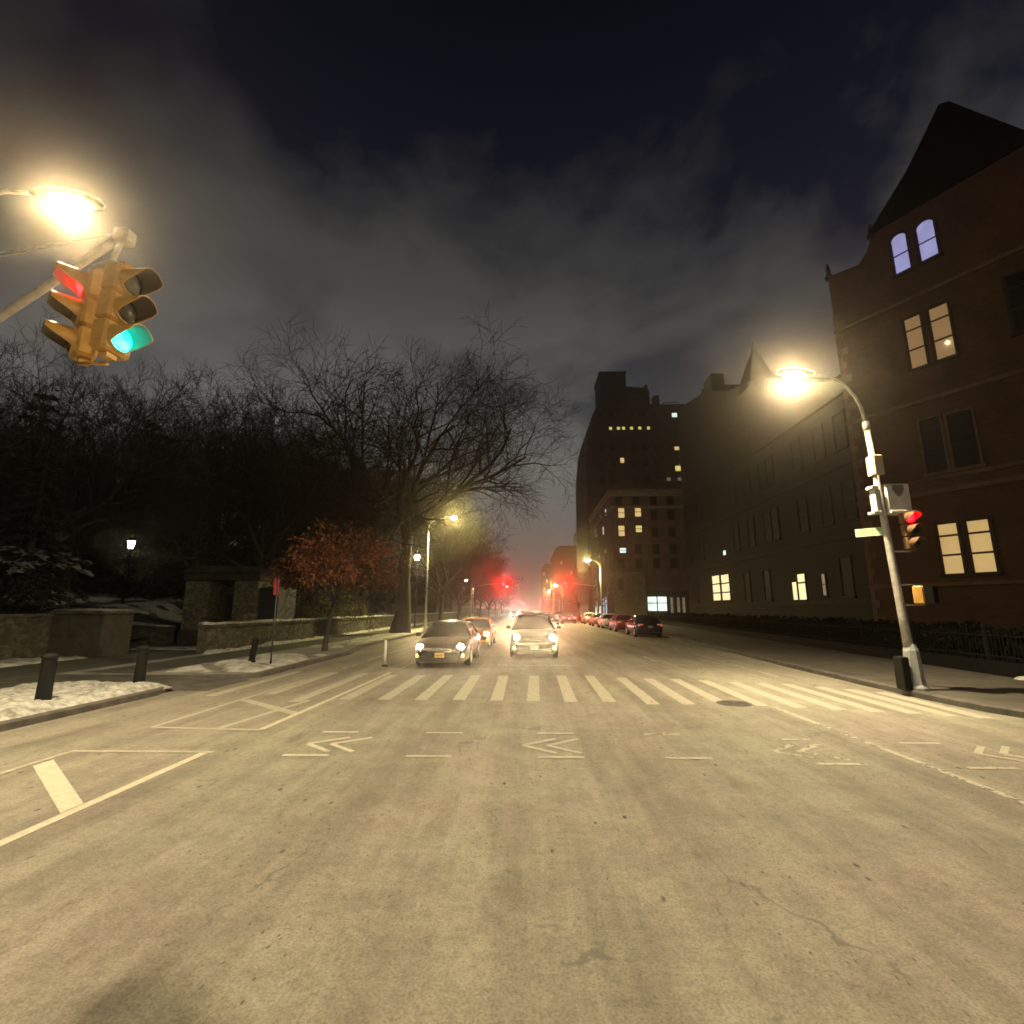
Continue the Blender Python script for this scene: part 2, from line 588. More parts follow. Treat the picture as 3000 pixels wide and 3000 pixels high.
o = struct(strip(kr, 0.18, -0.02, 0.13, 1), 'kerb', 'kerb_stone', 'worn stone kerb along the building side')
fix_normals(o)
sw = MB()
inner = []
for i, (x, y) in enumerate(kr):
    a = kr[max(i - 1, 0)]
    b = kr[min(i + 1, len(kr) - 1)]
    t = Vector((b[0] - a[0], b[1] - a[1], 0)).normalized()
    inner.append((x + t.y * 0.17, y - t.x * 0.17, 0.126))
sw.poly(inner + [(40, 76, 0.126)])
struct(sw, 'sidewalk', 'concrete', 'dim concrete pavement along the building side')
# beyond the cross street
o = struct(strip([(40, 84.5), (12, 84.5), (10.3, 85.2), (9.75, 87), (9.75, 900)], 0.18, -0.02, 0.13, 1), 'kerb', 'kerb_stone')
fix_normals(o)
sw = MB()
sw.poly([(9.92, 87, 0.126), (10.4, 85.4, 0.126), (12, 84.68, 0.126), (40, 84.68, 0.126), (40, 900, 0.126), (9.92, 900, 0.126)])
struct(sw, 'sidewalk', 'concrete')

# left side: kerb, verge, path
o = struct(strip([(-8.3, -60), (-8.3, 11.6), (-8.6, 12.35), (-9.2, 12.6)], 0.18, -0.02, 0.13, -1), 'kerb', 'kerb_stone', 'stone kerb edging the snowy verge by the park')
fix_normals(o)
o = struct(strip([(-9.2, 14.0), (-8.0, 14.15), (-7.55, 14.6), (-7.55, 22), (-8.3, 26), (-8.3, 900)], 0.18, -0.02, 0.13, -1), 'kerb', 'kerb_stone', 'stone kerb beyond the park entrance ramp')
fix_normals(o)
pv = MB()
pv.poly([(-9.2, 12.42, 0.118), (-8.78, 12.3, 0.118), (-8.48, 11.5, 0.118), (-8.48, -60, 0.118), (-26, -60, 0.118), (-26, 27.4, 0.118), (-13.3, 27.4, 0.118),
         (-13.3, 14.18, 0.118), (-9.2, 14.18, 0.118), (-9.2, 14.0, 0.118)])
struct(pv, 'path', 'path_stone', 'dark cleared stone path at the park entrance')
ramp_ = MB()
ramp_.poly([(-9.2, 12.4, 0.12), (-9.2, 14.0, 0.12), (-8.0, 14.05, 0.004), (-7.6, 14.2, 0.004), (-7.6, 12.2, 0.004), (-8.4, 12.3, 0.004)])
struct(ramp_, 'ramp', 'kerb_stone', 'dark wet kerb ramp between the two snow verges')
pv = MB()
pv.poly([(-8.05, 14.3, 0.122), (-9.2, 14.18, 0.122), (-13.3, 14.18, 0.122), (-13.3, 900, 0.122), (-8.48, 900, 0.122), (-8.48, 26, 0.122), (-7.72, 22, 0.122), (-7.72, 14.65, 0.122)])
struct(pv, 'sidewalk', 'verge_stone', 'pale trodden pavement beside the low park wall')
dp = MB()
dp.poly([(-12.75, 14.6, 0.127), (-10.9, 14.4, 0.127), (-10.6, 30, 0.127), (-10.9, 140, 0.127), (-12.3, 140, 0.127), (-12.5, 40, 0.127)])
struct(dp, 'path', 'path_stone', 'dark cleared strip of pavement in front of the park wall')

# park terrain: rises behind the wall
rng = random.Random(5)


def hill(x, y):
    t = max(0.0, min(1.0, (-18.5 - x) / 14.0))
    if y > 27:
        t = max(t, max(0.0, min(1.0, (-13.6 - x) / 16.0)))
    return 0.10 + 2.3 * t * t * (3 - 2 * t) + 0.16 * math.sin(x * 0.9 + y * 0.33) * t + 0.14 * math.sin(y * 0.7 - x * 0.4) * t


pt = MB()
xs = [-13.7 - i * 0.9 for i in range(0, 36)] + [-50, -60, -80, -120, -200]
ys = [27.5 + j * 0.9 for j in range(0, 40)] + [66, 72, 80, 95, 120, 160, 220, 320, 480, 700]
vs = [Vector((x, y, hill(x, y) + 0.35)) for y in ys for x in xs]
nx = len(xs)
fs = [(j * nx + i, j * nx + i + 1, (j + 1) * nx + i + 1, (j + 1) * nx + i) for j in range(len(ys) - 1) for i in range(nx - 1)]
pt.add(vs, fs, True)
xs2 = [-19.6 - i * 0.9 for i in range(0, 30)] + [-50, -60, -80, -120, -200]
ys2 = [-40, -30, -20, -10, 0] + [2 + j * 1.0 for j in range(0, 25)] + [27.5]
vs = [Vector((x, y, hill(x, y) + 0.30)) for y in ys2 for x in xs2]
nx = len(xs2)
fs = [(j * nx + i, j * nx + i + 1, (j + 1) * nx + i + 1, (j + 1) * nx + i) for j in range(len(ys2) - 1) for i in range(nx - 1)]
pt.add(vs, fs, True)
struct(pt, 'terrain', 'park_soil', 'dark park ground rising behind the stone wall')


def snow_patch(name, x0, x1, y0, y1, z, h, res, seed, mat='snow', label=None, edge=0.35, base=None, thresh=-9):
    r = random.Random(seed)
    ph = [(r.uniform(0.7, 5), r.uniform(0.7, 5), r.uniform(0, 6), r.uniform(0.3, 1)) for _ in range(14)]

    def hh(x, y):
        s = sum(a * math.sin(p * x + q * y + c) * 0.9 / (1 + 0.22 * (p + q)) for p, q, c, a in ph) / 3.4
        return s
    nx = max(3, int((x1 - x0) / res))
    ny = max(3, int((y1 - y0) / res))
    m = MB()
    vs = []
    for j in range(ny + 1):
        for i in range(nx + 1):
            u, v = i / nx, j / ny
            x = x0 + (x1 - x0) * u
            y = y0 + (y1 - y0) * v
            d = min(u * (x1 - x0), (1 - u) * (x1 - x0), v * (y1 - y0), (1 - v) * (y1 - y0))
            k = min(1.0, d / edge)
            s = hh(x, y)
            zz = z if base is None else base(x, y)
            zz += h * (k ** 0.6) * (0.62 + 0.55 * s) + r.uniform(-0.25, 0.3) * h * k * 0.6 - (1 - k) * 0.03
            j1, j2 = (r.uniform(-.3, .3) * res, r.uniform(-.3, .3) * res)
            if thresh > -9 and s < thresh:
                zz -= (thresh - s) * h * 4.5
            vs.append(Vector((x + j1, y + j2, zz)))
    fs = [(j * (nx + 1) + i, j * (nx + 1) + i + 1, (j + 1) * (nx + 1) + i + 1, (j + 1) * (nx + 1) + i) for j in range(ny) for i in range(nx)]
    m.add(vs, fs, True)
    o = m.build(name, mat)
    tag(o, label, 'snow', kind='stuff')
    return o


snow_patch('snow_bank', -11.5, -8.42, 2.0, 12.2, 0.115, 0.20, 0.10, 1, 'snow', 'bright lumpy snow bank around the two nearest bollards', 0.30)
snow_patch('snow_bank', -10.6, -7.75, 14.7, 20.5, 0.112, 0.15, 0.11, 2, 'dirty_snow', 'trampled snow heap at the third bollard beyond the ramp', 0.5, thresh=-0.1)
snow_patch('snow_strip', -13.2, -12.75, 20.4, 90, 0.11, 0.20, 0.20, 3, 'snow', 'line of snow along the foot of the park wall', 0.12)
snow_patch('snow_strip', -18.4, -16.3, 9.0, 19.15, 0.108, 0.13, 0.2, 4, 'dirty_snow', 'thin snow along the foot of the wall by the square pier', 0.4)
snow_patch('snow_strip', -18.3, -13.6, 22.5, 24.6, 0.108, 0.09, 0.18, 14, 'dirty_snow', 'snow strip before the gatehouse', 0.4, thresh=-0.3)
snow_patch('snow_patch', -10.7, -8.5, 24, 60, 0.112, 0.10, 0.22, 8, 'dirty_snow', 'patchy snow on the verge under the big elm', 0.5, thresh=-0.15)
hb = lambda x, y: hill(x, y) + 0.33
snow_patch('snow_patch', -24.8, -18.3, 28.3, 33.5, 0, 0.16, 0.22, 6, 'snow', 'snow lying on the bank left of the gatehouse', 0.4, hb, -0.1)
snow_patch('snow_patch', -20.5, -14.0, 33, 42, 0, 0.16, 0.25, 7, 'dirty_snow', 'snow patches on the slope behind the russet oak', 0.4, hb, -0.05)
snow_patch('snow_patch', -21, -14.2, 46, 75, 0, 0.2, 0.4, 9, 'snow', 'snow on the far park slope beyond the elm', 0.5, hb, -0.2)
snow_patch('snow_patch', -34, -25.5, 26, 40, 0, 0.16, 0.35, 10, 'dirty_snow', 'snow remains on the dark park slope by the post lantern', 0.5, hb, 0.0)
snow_patch('snow_patch', 12.6, 13.1, 11.8, 14.0, 0.118, 0.10, 0.10, 11, 'snow', 'small remnant of snow at the foot of the iron fence', 0.15, None, 0.0)

# ------------------------------------------------------------------ road markings (sheets 4 mm above the road)
mz = 0.004


NLINE = [0]


def line(mb, x0, y0, x1, y1, w, z=mz):
    NLINE[0] += 1
    z = z + 0.0003 + 0.00025 * (NLINE[0] % 8)
    a, b = Vector((x0, y0, 0)), Vector((x1, y1, 0))
    t = (b - a).normalized()
    n = Vector((-t.y, t.x, 0)) * w / 2
    k = max(1, int((b - a).length / 1.5))
    for i in range(k):
        p, q = a.lerp(b, i / k), a.lerp(b, (i + 1) / k)
        mb.poly([(p.x - n.x, p.y - n.y, z), (q.x - n.x, q.y - n.y, z), (q.x + n.x, q.y + n.y, z), (p.x + n.x, p.y + n.y, z)])


cw = MB()
stripes = [(-6.7, 10.9, 15.2), (-5.55, 11.2, 15.0), (-4.6, 10.3, 14.8), (-3.7, 10.6, 14.5), (-2.9, 10.6, 14.46), (-2.14, 10.58, 14.48), (-1.37, 10.6, 14.5),
           (-0.6, 10.56, 14.42), (0.14, 10.54, 14.43), (0.89, 10.45, 14.45), (1.66, 10.47, 14.46), (2.46, 10.22, 14.1), (3.15, 10.24, 13.94), (3.83, 10.5, 13.84),
           (4.5, 10.12, 13.65), (5.13, 9.97, 13.3), (5.73, 9.79, 13.12), (6.3, 9.61, 13.02), (6.85, 9.48, 12.56), (7.32, 9.27, 12.2), (7.75, 9.1, 11.8)]
for x, y0, y1 in stripes:
    dx = 0.08 if x > 0 else -0.02
    cw.poly([((x - .13) * K, y0 * K, mz), ((x + .13) * K, y0 * K, mz), ((x + .13 + dx) * K, y1 * K, mz), ((x - .13 + dx) * K, y1 * K, mz)])
struct(cw, 'crosswalk_marking', 'paint', 'worn cream crosswalk bars across the avenue')

ln = MB()
line(ln, -4.12 * K, -2, -4.12 * K, 6.72 * K, 0.11)       # bay edge
line(ln, -4.05 * K, 8.0 * K, -4.0 * K, 10.2 * K, 0.11)
line(ln, -4.0 * K, 10.2 * K, -3.95 * K, 15 * K, 0.10)
struct(ln, 'lane_marking', 'paint_fresh', 'bright cream edge line of the near hatched bay')
ln = MB()
line(ln, -4.02 * K, 6.77 * K, -5.9 * K, 6.77 * K, 0.09)
line(ln, -5.88 * K, 6.72 * K, -5.82 * K, -1.0, 0.09)
line(ln, -5.8 * K, 8.09 * K, -4.03 * K, 7.96 * K, 0.10)
line(ln, -5.82 * K, 8.09 * K, -5.76 * K, 13.5 * K, 0.09)
line(ln, -5.70 * K, 10.49 * K, -4.0 * K, 9.14 * K, 0.20)
line(ln, -4.75 * K, 7.98 * K, -4.38 * K, 10.5 * K, 0.12)
for y in (2.0,):
    line(ln, -5.8 * K, y * K, -4.15 * K, (y - 1.4) * K, 0.4)
struct(ln, 'lane_marking', 'paint', 'cream outlines of the two hatched bays on the park side')
ln = MB()
ln.poly([(-5.78 * K, 6.14 * K, mz + 0.0002), (-4.19 * K, 4.80 * K, mz + 0.0002), (-4.19 * K, 5.04 * K, mz + 0.0002), (-5.78 * K, 6.40 * K, mz + 0.0002)])
struct(ln, 'lane_marking', 'paint_fresh', 'broad cream diagonal bar inside the near hatched bay')
ln = MB()
line(ln, -4.1, 16.6, -4.1, 70, 0.10)
line(ln, -6.0, 16.6, -6.0, 70, 0.10)
line(ln, 4.85, 19, 4.85, 21.5, 0.11)
for y in range(30, 200, 9):
    line(ln, 4.85, y, 4.85, y + 2.8, 0.11)
line(ln, 7.25, 15.2, 7.45, 30, 0.10)
line(ln, 7.5, 30, 7.6, 75, 0.08)
line(ln, -1.55, 18.0, 1.75, 17.9, 0.30)
struct(ln, 'lane_marking', 'paint_worn', 'worn stop line and lane dashes beyond the crosswalk')
ln = MB()
line(ln, 4.9, 10.8, 5.05, 1.0, 0.10)
struct(ln, 'lane_marking', 'paint_worn', 'faded lane line crossing the intersection on the right')


def bike_bars(x, near=6.66, far=7.87, w=0.58, lw=0.07):
    m = MB()
    line(m, (x - w / 2) * K, near * K, (x + w / 2) * K, near * K, lw * 1.25)
    line(m, (x - w / 2 + .02) * K, far * K, (x + w / 2 - .02) * K, far * K, lw * 1.25)
    return m


def chevrons(m, x, y=7.2, s=1.0):
    for ax in (x - 0.26, x + 0.06):
        line(m, ax * K, y * K, (ax + 0.45 * s) * K, (y + 0.36) * K, 0.085)
        line(m, ax * K, y * K, (ax + 0.42 * s) * K, (y - 0.36) * K, 0.085)


m = bike_bars(-2.78)
chevrons(m, -2.72)
struct(m, 'bike_marking', 'paint_fresh', 'cream bike chevrons between two bars, nearest the park side')
m = bike_bars(-1.22)
struct(m, 'bike_marking', 'paint', 'pair of cream bars left of the middle chevrons')
m = bike_bars(0.43)
chevrons(m, 0.22)
struct(m, 'bike_marking', 'paint', 'cream bike chevrons in the middle of the avenue')
m = bike_bars(2.0)
struct(m, 'bike_marking', 'paint_worn', 'faded pair of bars right of the middle chevrons')
m = bike_bars(3.72, 6.47, 7.6)
chevrons(m, 3.45, 7.0)
struct(m, 'bike_marking', 'paint_worn', 'faded bike chevrons in the right lane')
m = bike_bars(5.38, 6.36, 7.46)
chevrons(m, 5.98, 6.95, 0.8)
struct(m, 'bike_marking', 'paint', 'cream bars and chevrons nearest the right kerb')

mh = MB()
mh.lathe([(0.34, 0.0), (0.34, 0.006), (0.29, 0.010), (0.28, 0.007), (0.0001, 0.007)], 28)
for a in range(0, 360, 45):
    c, s = math.cos(R(a)), math.sin(R(a))
    mh.tube([(0.06 * c, 0.06 * s, 0.009), (0.27 * c, 0.27 * s, 0.009)], 0.010, 5)
o = mh.build('manhole_cover', 'cast_iron', loc=(4.28, 10.95, 0.002))
tag(o, 'round cast-iron manhole cover set among the crosswalk bars', 'manhole cover')

# ------------------------------------------------------------------ park side masonry


def stone_wall(name, label, pts, h0, h1, th, snow=True, cap=0.12, rough=0.03, mat='park_stone', seed=0):
    """low wall along a polyline with coping and snow on top"""
    root = thing(name, label, 'wall', (pts[0][0], pts[0][1], 0))
    ox, oy = pts[0]
    r = random.Random(seed)
    m, c, s = MB(), MB(), MB()
    L = []
    for i in range(len(pts) - 1):
        a, b = Vector(pts[i]), Vector(pts[i + 1])
        k = max(1, int((b - a).length / 0.7))
        for j in range(k):
            L.append(a.lerp(b, j / k))
    L.append(Vector(pts[-1]))
    wa, ca, sa = [], [], []
    n = len(L)
    for i, p in enumerate(L):
        t = (L[min(i + 1, n - 1)] - L[max(i - 1, 0)]).normalized()
        q = Vector((t.y, -t.x))
        f = i / max(1, n - 1)
        h = h0 + (h1 - h0) * f
        P = lambda d, z: (p.x - ox + q.x * d, p.y - oy + q.y * d, z)
        e = lambda: r.uniform(-rough, rough)
        wa.append([P(th / 2 + e(), 0), P(th / 2 + e(), h * 0.35), P(th / 2 + e(), h * 0.7), P(th / 2 + e(), h - cap), P(-th / 2, h - cap), P(-th / 2, 0)])
        ca.append([P(th / 2 + 0.07, h - cap + .002), P(th / 2 + 0.07 + e() * .4, h), P(-th / 2 - 0.07, h), P(-th / 2 - 0.07, h - cap + .002)])
        sh = 0.10 + r.uniform(-0.035, 0.05)
        sa.append([P(th / 2 + 0.05, h - .005), P(th / 2 + 0.0, h + sh * 0.8), P(0, h + sh), P(-th / 2, h + sh * 0.8), P(-th / 2 - 0.05, h - .005)])
    m.loft(wa, smooth=False)
    c.loft(ca, smooth=False)
    s.loft(sa, smooth=True)
    for mb, nme, mt in ((m, 'masonry', mat), (c, 'coping', mat)):
        fix_normals(mb.build(nme, mt, root))
    if snow:
        fix_normals(s.build('snow_cap', 'snow', root))
    return root


stone_wall('park_wall', 'long low park wall of rough stone with a snow-capped top', [(-13.45, 21.0), (-13.4, 40), (-13.4, 300)], 1.27, 1.45, 0.45, seed=2)
stone_wall('park_wall', 'low stone wall running left from the square pier', [(-18.6, 19.7), (-18.6, 2)], 1.75, 1.7, 0.5, snow=False, seed=3)
stone_wall('park_wall', 'snow-topped stone wall between the square pier and the gatehouse', [(-22.5, 26.4), (-18.6, 26.4)], 1.25, 1.0, 0.5, seed=4)

r_ = thing('stone_pier', 'dark square stone pier at the park entrance', 'pier', (-17.35, 20.0, 0.1))
m = MB()
m.bevbox(-1.05, 1.05, -0.75, 0.75, 0, 1.62, 0.03)
m.build('shaft', 'dark_stone', r_)
m = MB()
m.bevbox(-1.12, 1.12, -0.82, 0.82, 1.622, 1.76, 0.03)
m.build('capstone', 'park_stone', r_)
m = MB()
m.loft([[(-1.08, -.75, 1.755), (-1.0, -.7, 1.80), (0, -.6, 1.84), (0.95, -.7, 1.80), (1.08, -.75, 1.755)],
        [(-1.08, .75, 1.755), (-1.0, .7, 1.80), (0, .6, 1.85), (0.95, .7, 1.80), (1.08, .75, 1.755)]], True)
fix_normals(m.build('snow_cap', 'snow', r_))

gh = thing('gatehouse', 'small stone park gatehouse with dark doorway between pale piers', 'gatehouse', (-16.6, 27.0, 0.1))
m = MB()
m.bevbox(-2.0, -0.62, 0, 2.6, 0, 3.35, 0.04)
m.bevbox(0.72, 2.05, 0, 2.6, 0, 3.35, 0.04)
m.box(-0.63, 0.73, 1.9, 2.55, 0, 3.35)
m.build('wall', 'gate_stone', gh)
m = MB()
m.bevbox(-2.08, 2.13, -0.08, 2.68, 3.352, 3.78, 0.04)
m.build('lintel', 'dark_stone', gh)
m = MB()
m.prism_xz([(-2.2, 3.782), (2.25, 3.782), (1.6, 4.12), (-1.55, 4.12)], -0.2, 2.8)
m.build('roof', 'dark_stone', gh)
m = MB()
m.box(-0.62, 0.72, 1.6, 1.7, 0.05, 2.6)
for k in range(5):
    m.box(-0.55 + k * 0.26, -0.50 + k * 0.26, 1.57, 1.6, 0.1, 2.55)
m.build('door', 'green_iron', gh)
for s0, s1 in ((-1.95, -0.7), (0.82, 1.95)):
    m = MB()
    m.bevbox(s0, s1, -0.22, -0.002, 0, 0.75, 0.03)
    m.build('plinth', 'dark_stone', gh)
m = MB()
m.bevbox(2.06, 3.1, 0.2, 2.4, 0, 3.0, 0.05)
m.build('side_wing', 'green_iron', gh)

# bollards
bo = thing('bollard', 'black iron bollard standing in the snow bank, nearest of the three', 'bollard', (-9.2, 9.75, 0.12), 0, 'iron bollards at the park entrance')
m = MB()
m.lathe([(0.17, 0), (0.17, 0.05), (0.125, 0.09), (0.115, 0.5), (0.122, 0.86), (0.0001, 0.86)], 8, smooth=False)
m.build('post', 'bollard_iron', bo)
m = MB()
m.lathe([(0.14, 0.862), (0.14, 0.90), (0.10, 0.94), (0.0001, 0.955)], 8, smooth=False)
m.build('cap', 'bollard_iron', bo)
dup(bo, (-9.03, 11.93, 0.12), 0.2, 'black iron bollard at the far end of the bright snow bank')
b3 = dup(bo, (-9.40, 17.47, 0.12), 0.1, 'leaning black bollard beyond the wet ramp', scale=0.85)
b3.rotation_euler = (0, R(7), 0)

# thin sign pole with pink-red sign seen edge on
sp = thing('sign_post', 'thin pole with a red sign seen almost edge-on beside the path', 'sign', (-8.33, 16.68, 0.12))
m = MB()
m.tube([(0, 0, 0), (0, 0, 2.85)], 0.028, 8)
m.build('pole', 'green_iron', sp)
m = MB()
rm = Matrix.Rotation(R(-83), 4, 'Z')
m.bevbox(-0.23, 0.23, -0.035, -0.03, 2.25, 2.80, 0.002, rm)
m.build('sign_panel', 'sign_red', sp)
m = MB()
m.bevbox(-0.20, 0.20, -0.040, -0.036, 2.58, 2.76, 0.001, rm)
m.build('sign_face', 'sign_white', sp)

dl = thing('delineator_post', 'slim white plastic delineator post on the lane edge before the charcoal sedan', 'post', (-4.83, 17.6, 0))
m = MB()
m.lathe([(0.12, 0), (0.12, 0.03), (0.05, 0.05), (0.045, 0.06), (0.0001, 0.06)], 12)
m.build('base', 'black_plastic', dl)
m = MB()
m.tube([(0, 0, 0.055), (0, 0, 0.86)], 0.042, 10)
m.build('post', 'post_white', dl)

# ------------------------------------------------------------------ lamps


def cobra_head(parent, mat_lens, M, scale=1.0, watts=0, lcol=(1.0, 0.82, 0.495), tilt=0.0, cone=156):
    """lamp head: housing with a lens bowl under it; local +x is away from the arm"""
    h = MB()
    secs = []
    for x, w, zt, zb in ((-0.10, .045, .05, -.045), (0.0, .075, .085, -.06), (0.15, .13, .12, -.07), (0.36, .175, .13, -.07), (0.60, .165, .11, -.07), (0.76, .10, .06, -.06), (0.80, .04, .0, -.05)):
        ring = []
        for k in range(12):
            a = 2 * PI * k / 12
            zz = math.sin(a)
            ring.append(M @ Vector((x * scale, w * math.cos(a) * scale, (zt * zz if zz > 0 else -zb * zz) * scale)))
        secs.append(ring)
    h.loft(secs)
    hd = h.build('lamp_head', 'grey_steel', parent)
    fix_normals(hd)
    l = MB()
    secs = []
    for x, w, d in ((0.17, .03, .02), (0.21, .11, .07), (0.33, .145, .12), (0.46, .145, .125), (0.58, .12, .08), (0.63, .03, .02)):
        ring = []
        for k in range(7):
            a = PI * k / 6
            ring.append(M @ Vector((x * scale, w * math.cos(a) * scale, (-.062 - d * math.sin(a)) * scale)))
        secs.append(ring)
    l.loft(secs)
    le = l.build('lens', mat_lens, hd)
    fix_normals(le)
    if watts:
        # the lamp's light: a reflector throwing it down and outwards
        ld = bpy.data.lights.new('lamp_light', 'SPOT')
        ld.energy = watts
        ld.color = lcol
        ld.spot_size = R(cone)
        ld.spot_blend = 0.45
        ld.shadow_soft_size = 0.09
        lo = bpy.data.objects.new('lamp_light', ld)
        COL.objects.link(lo)
        lo.parent = hd
        lo.location = M @ Vector((0.4 * scale, 0, -0.20 * scale))
        ax = (M.to_3x3() @ Vector((1, 0, 0)))
        dn = Vector((ax.x * math.sin(tilt), ax.y * math.sin(tilt), -math.cos(tilt)))
        lo.rotation_mode = 'QUATERNION'
        lo.rotation_quaternion = dn.to_track_quat('-Z', 'Y')
    return hd


def frame_to(p, direction):
    """matrix placing local +x along a horizontal direction at p"""
    d = Vector(direction).normalized()
    ang = math.atan2(d.y, d.x)
    tilt = math.asin(max(-1, min(1, d.z)))
    return Matrix.Translation(p) @ Matrix.Rotation(ang, 4, 'Z') @ Matrix.Rotation(-tilt, 4, 'Y')


# corner pole out of frame on the left: its lamp and mast arm reach into the picture
lp = thing('signal_pole', 'corner pole reaching in from the left with lit lamp and traffic-signal mast arm', 'street lamp', (-9.15, 6.45, 0.12))
B = Vector((-9.15, 6.45, 0.12))
m = MB()
m.lathe([(0.30, 0), (0.30, 0.1), (0.22, 0.2), (0.20, 0.95), (0.13, 1.15), (0.0001, 1.15)], 8, smooth=False)
m.build('base', 'grey_steel', lp)
m = MB()
m.tube([(0, 0, 1.1), (0, 0, 5), (0, 0, 8.6)], [0.11, 0.095, 0.07], 10)
m.build('pole', 'galvanised', lp)
L1 = Vector((-7.62, 7.0, 8.62)) - B
m = MB()
dr = Vector((L1.x, L1.y, 0)).normalized()
hx = math.hypot(L1.x, L1.y)
arm = [(0, 0, 7.3), (dr.x * .12, dr.y * .12, 7.75), (dr.x * .4, dr.y * .4, 8.2), (dr.x * .8, dr.y * .8, 8.45), (dr.x * (hx - .45), dr.y * (hx - .45), 8.52)]
m.tube(arm, 0.035, 8)
m.build('lamp_arm', 'galvanised', lp)
cobra_head(lp, 'lamp_near', frame_to(L1 - dr * 0.42 + Vector((0, 0, 0.03)), (dr.x, dr.y, 0.05)), 1.12, W_NEAR, tilt=R(8))
tip = Vector((-4.68, 4.98, 6.20)) - B
m = MB()
m.tube([(0, 0, 4.75), (tip.x * .5, tip.y * .5, 4.75 + (tip.z - 4.75) * .55), tip], [0.075, 0.055, 0.04], 10)
m.build('mast_arm', 'galvanised', lp)
for off, k in ((0.16, 0.0), (0.30, 0.1)):
    m = MB()
    m.tube([(0, 0, 6.6 + off), Vector((tip.x * (1 - k * .3), tip.y * (1 - k * .3), tip.z + 0.06))], 0.011, 6)
    m.build('guy_rod', 'galvanised', lp)


def make_signal(name, label, lit, group, yellow='signal_yellow', far=False, visor_len=0.27):
    """three-lamp signal head facing local -y; origin at the top of the housing"""
    root = thing(name, label, 'traffic signal', (0, 0, 0), 0, group)
    m = MB()
    for k in range(3):
        z1 = -0.02 - k * 0.35
        m.bevbox(-0.175, 0.175, -0.10, 0.10, z1 - 0.345, z1, 0.03)
    m.box(-0.06, 0.06, -0.04, 0.06, -0.02, 0.06)
    m.box(-0.06, 0.06, -0.04, 0.06, -1.12, -1.06)
    m.build('housing', yellow, root)
    for k in range(3):
        zc = -0.195 - k * 0.35
        v = MB()
        n = 20
        o_, i_ = [], []
        for rr, dest in ((0.155, o_), (0.142, i_)):
            for t in (0, .5, 1):
                ring = []
                for i in range(n + 1):
                    a = -PI / 2 + 2 * PI * i / n
                    g_ = 0.10 + 0.90 * min(1.0, max(0.0, (math.sin(a) + 0.55) / 0.75))
                    ring.append((rr * (1 - .05 * t) * math.cos(a), -0.10 - visor_len * g_ * t, zc + rr * (1 - .05 * t) * math.sin(a)))
                dest.append(ring)
        v.loft(o_ , smooth=True, closed=False, cap=False)
        v.loft([o_[2], i_[2]], smooth=False, closed=False, cap=False)
        vo = v.build('visor', yellow, root)
        v = MB()
        v.loft(i_, smooth=True, closed=False, cap=False)
        v.build('visor_lining', 'visor_dark', vo)
        l = MB()
        prof = [(0.135, 0.0), (0.115, 0.035), (0.07, 0.06), (0.0001, 0.07)]
        mm = Matrix.Translation((0, -0.105, zc)) @ Matrix.Rotation(R(90), 4, 'X')
        l.lathe(prof, 18, mm)
        on = lit.get(k)
        o = l.build('lens', on or 'lens_dark', root)
        fix_normals(o)
    return root


G1 = 'traffic signals hanging from the near mast arm'
sA = make_signal('traffic_signal', 'yellow signal head showing red, left of the pair on the near mast arm', {0: 'red_on'}, G1)
sA.location = (-5.02, 5.10, 5.78)
sA.rotation_euler = (0, R(3), R(-38))
sB = make_signal('traffic_signal', 'yellow signal head showing green, right of the pair on the near mast arm', {2: 'green_on'}, G1)
sB.location = (-4.53, 4.92, 5.70)
sB.rotation_euler = (0, R(2), R(84))
br = thing('signal_bracket', 'metal hanger joining the two yellow signal heads to the mast arm', 'bracket', (-4.8, 5.0, 5.72))
m = MB()
m.tube([(-0.24, 0.05, 0.12), (0.0, 0.0, 0.16), (0.20, -0.05, 0.04)], 0.03, 8)
m.tube([(0.0, 0.0, 0.14), (0.1, 0.0, 0.46)], 0.03, 8)
m.build('hanger', 'galvanised', br)
m = MB()
m.tube([(-0.22, 0.05, -1.10), (0.20, -0.05, -1.16)], 0.022, 8)
m.build('lower_bar', 'signal_yellow', br)
m = MB()
m.bevbox(0.02, 0.20, -0.08, 0.08, 0.38, 0.56, 0.02)
m.build('clamp', 'galvanised', br)

# right corner pole (leans slightly)
PX, PY = 8.80, 12.04
rp = thing('street_lamp', 'leaning grey corner lamp pole with curved arm over the right kerb, lamp lit', 'street lamp', (PX, PY, 0.13))


def px(z):
    return -0.043 * z


m = MB()
m.lathe([(0.24, 0), (0.24, 0.05), (0.19, 0.12), (0.17, 0.55), (0.15, 0.85), (0.105, 1.0), (0.0001, 1.0)], 8, smooth=False)
m.build('base', 'grey_steel', rp)
m = MB()
m.tube([(px(.95), 0, .95), (px(1.6), 0, 1.6), (px(4), 0, 4), (px(6.3), 0, 6.3)], [0.10, 0.088, 0.075, 0.062], 12)
m.build('pole', 'galvanised', rp)
m = MB()
m.tube([(px(6.15), 0, 6.15), (px(6.38), 0, 6.38)], 0.085, 12)
m.build('collar', 'galvanised', rp)
m = MB()
arm = [(px(6.3), 0, 6.3), (-0.33, 0, 6.75), (-0.44, 0, 7.05), (-0.62, 0, 7.32), (-0.85, 0, 7.50), (-1.10, 0, 7.60), (-1.42, 0, 7.67)]
m.tube(arm, [0.045, 0.042, 0.04, 0.038, 0.036, 0.034, 0.032], 10)
m.build('arm', 'galvanised', rp)
cobra_head(rp, 'lamp_corner', frame_to(Vector((-1.48, 0, 7.70)), (-1, 0, 0.07)), 1.05, W_CORNER, tilt=R(20))
m = MB()
m.bevbox(-0.33, -0.09, -0.16, 0.12, 4.98, 5.48, 0.02)
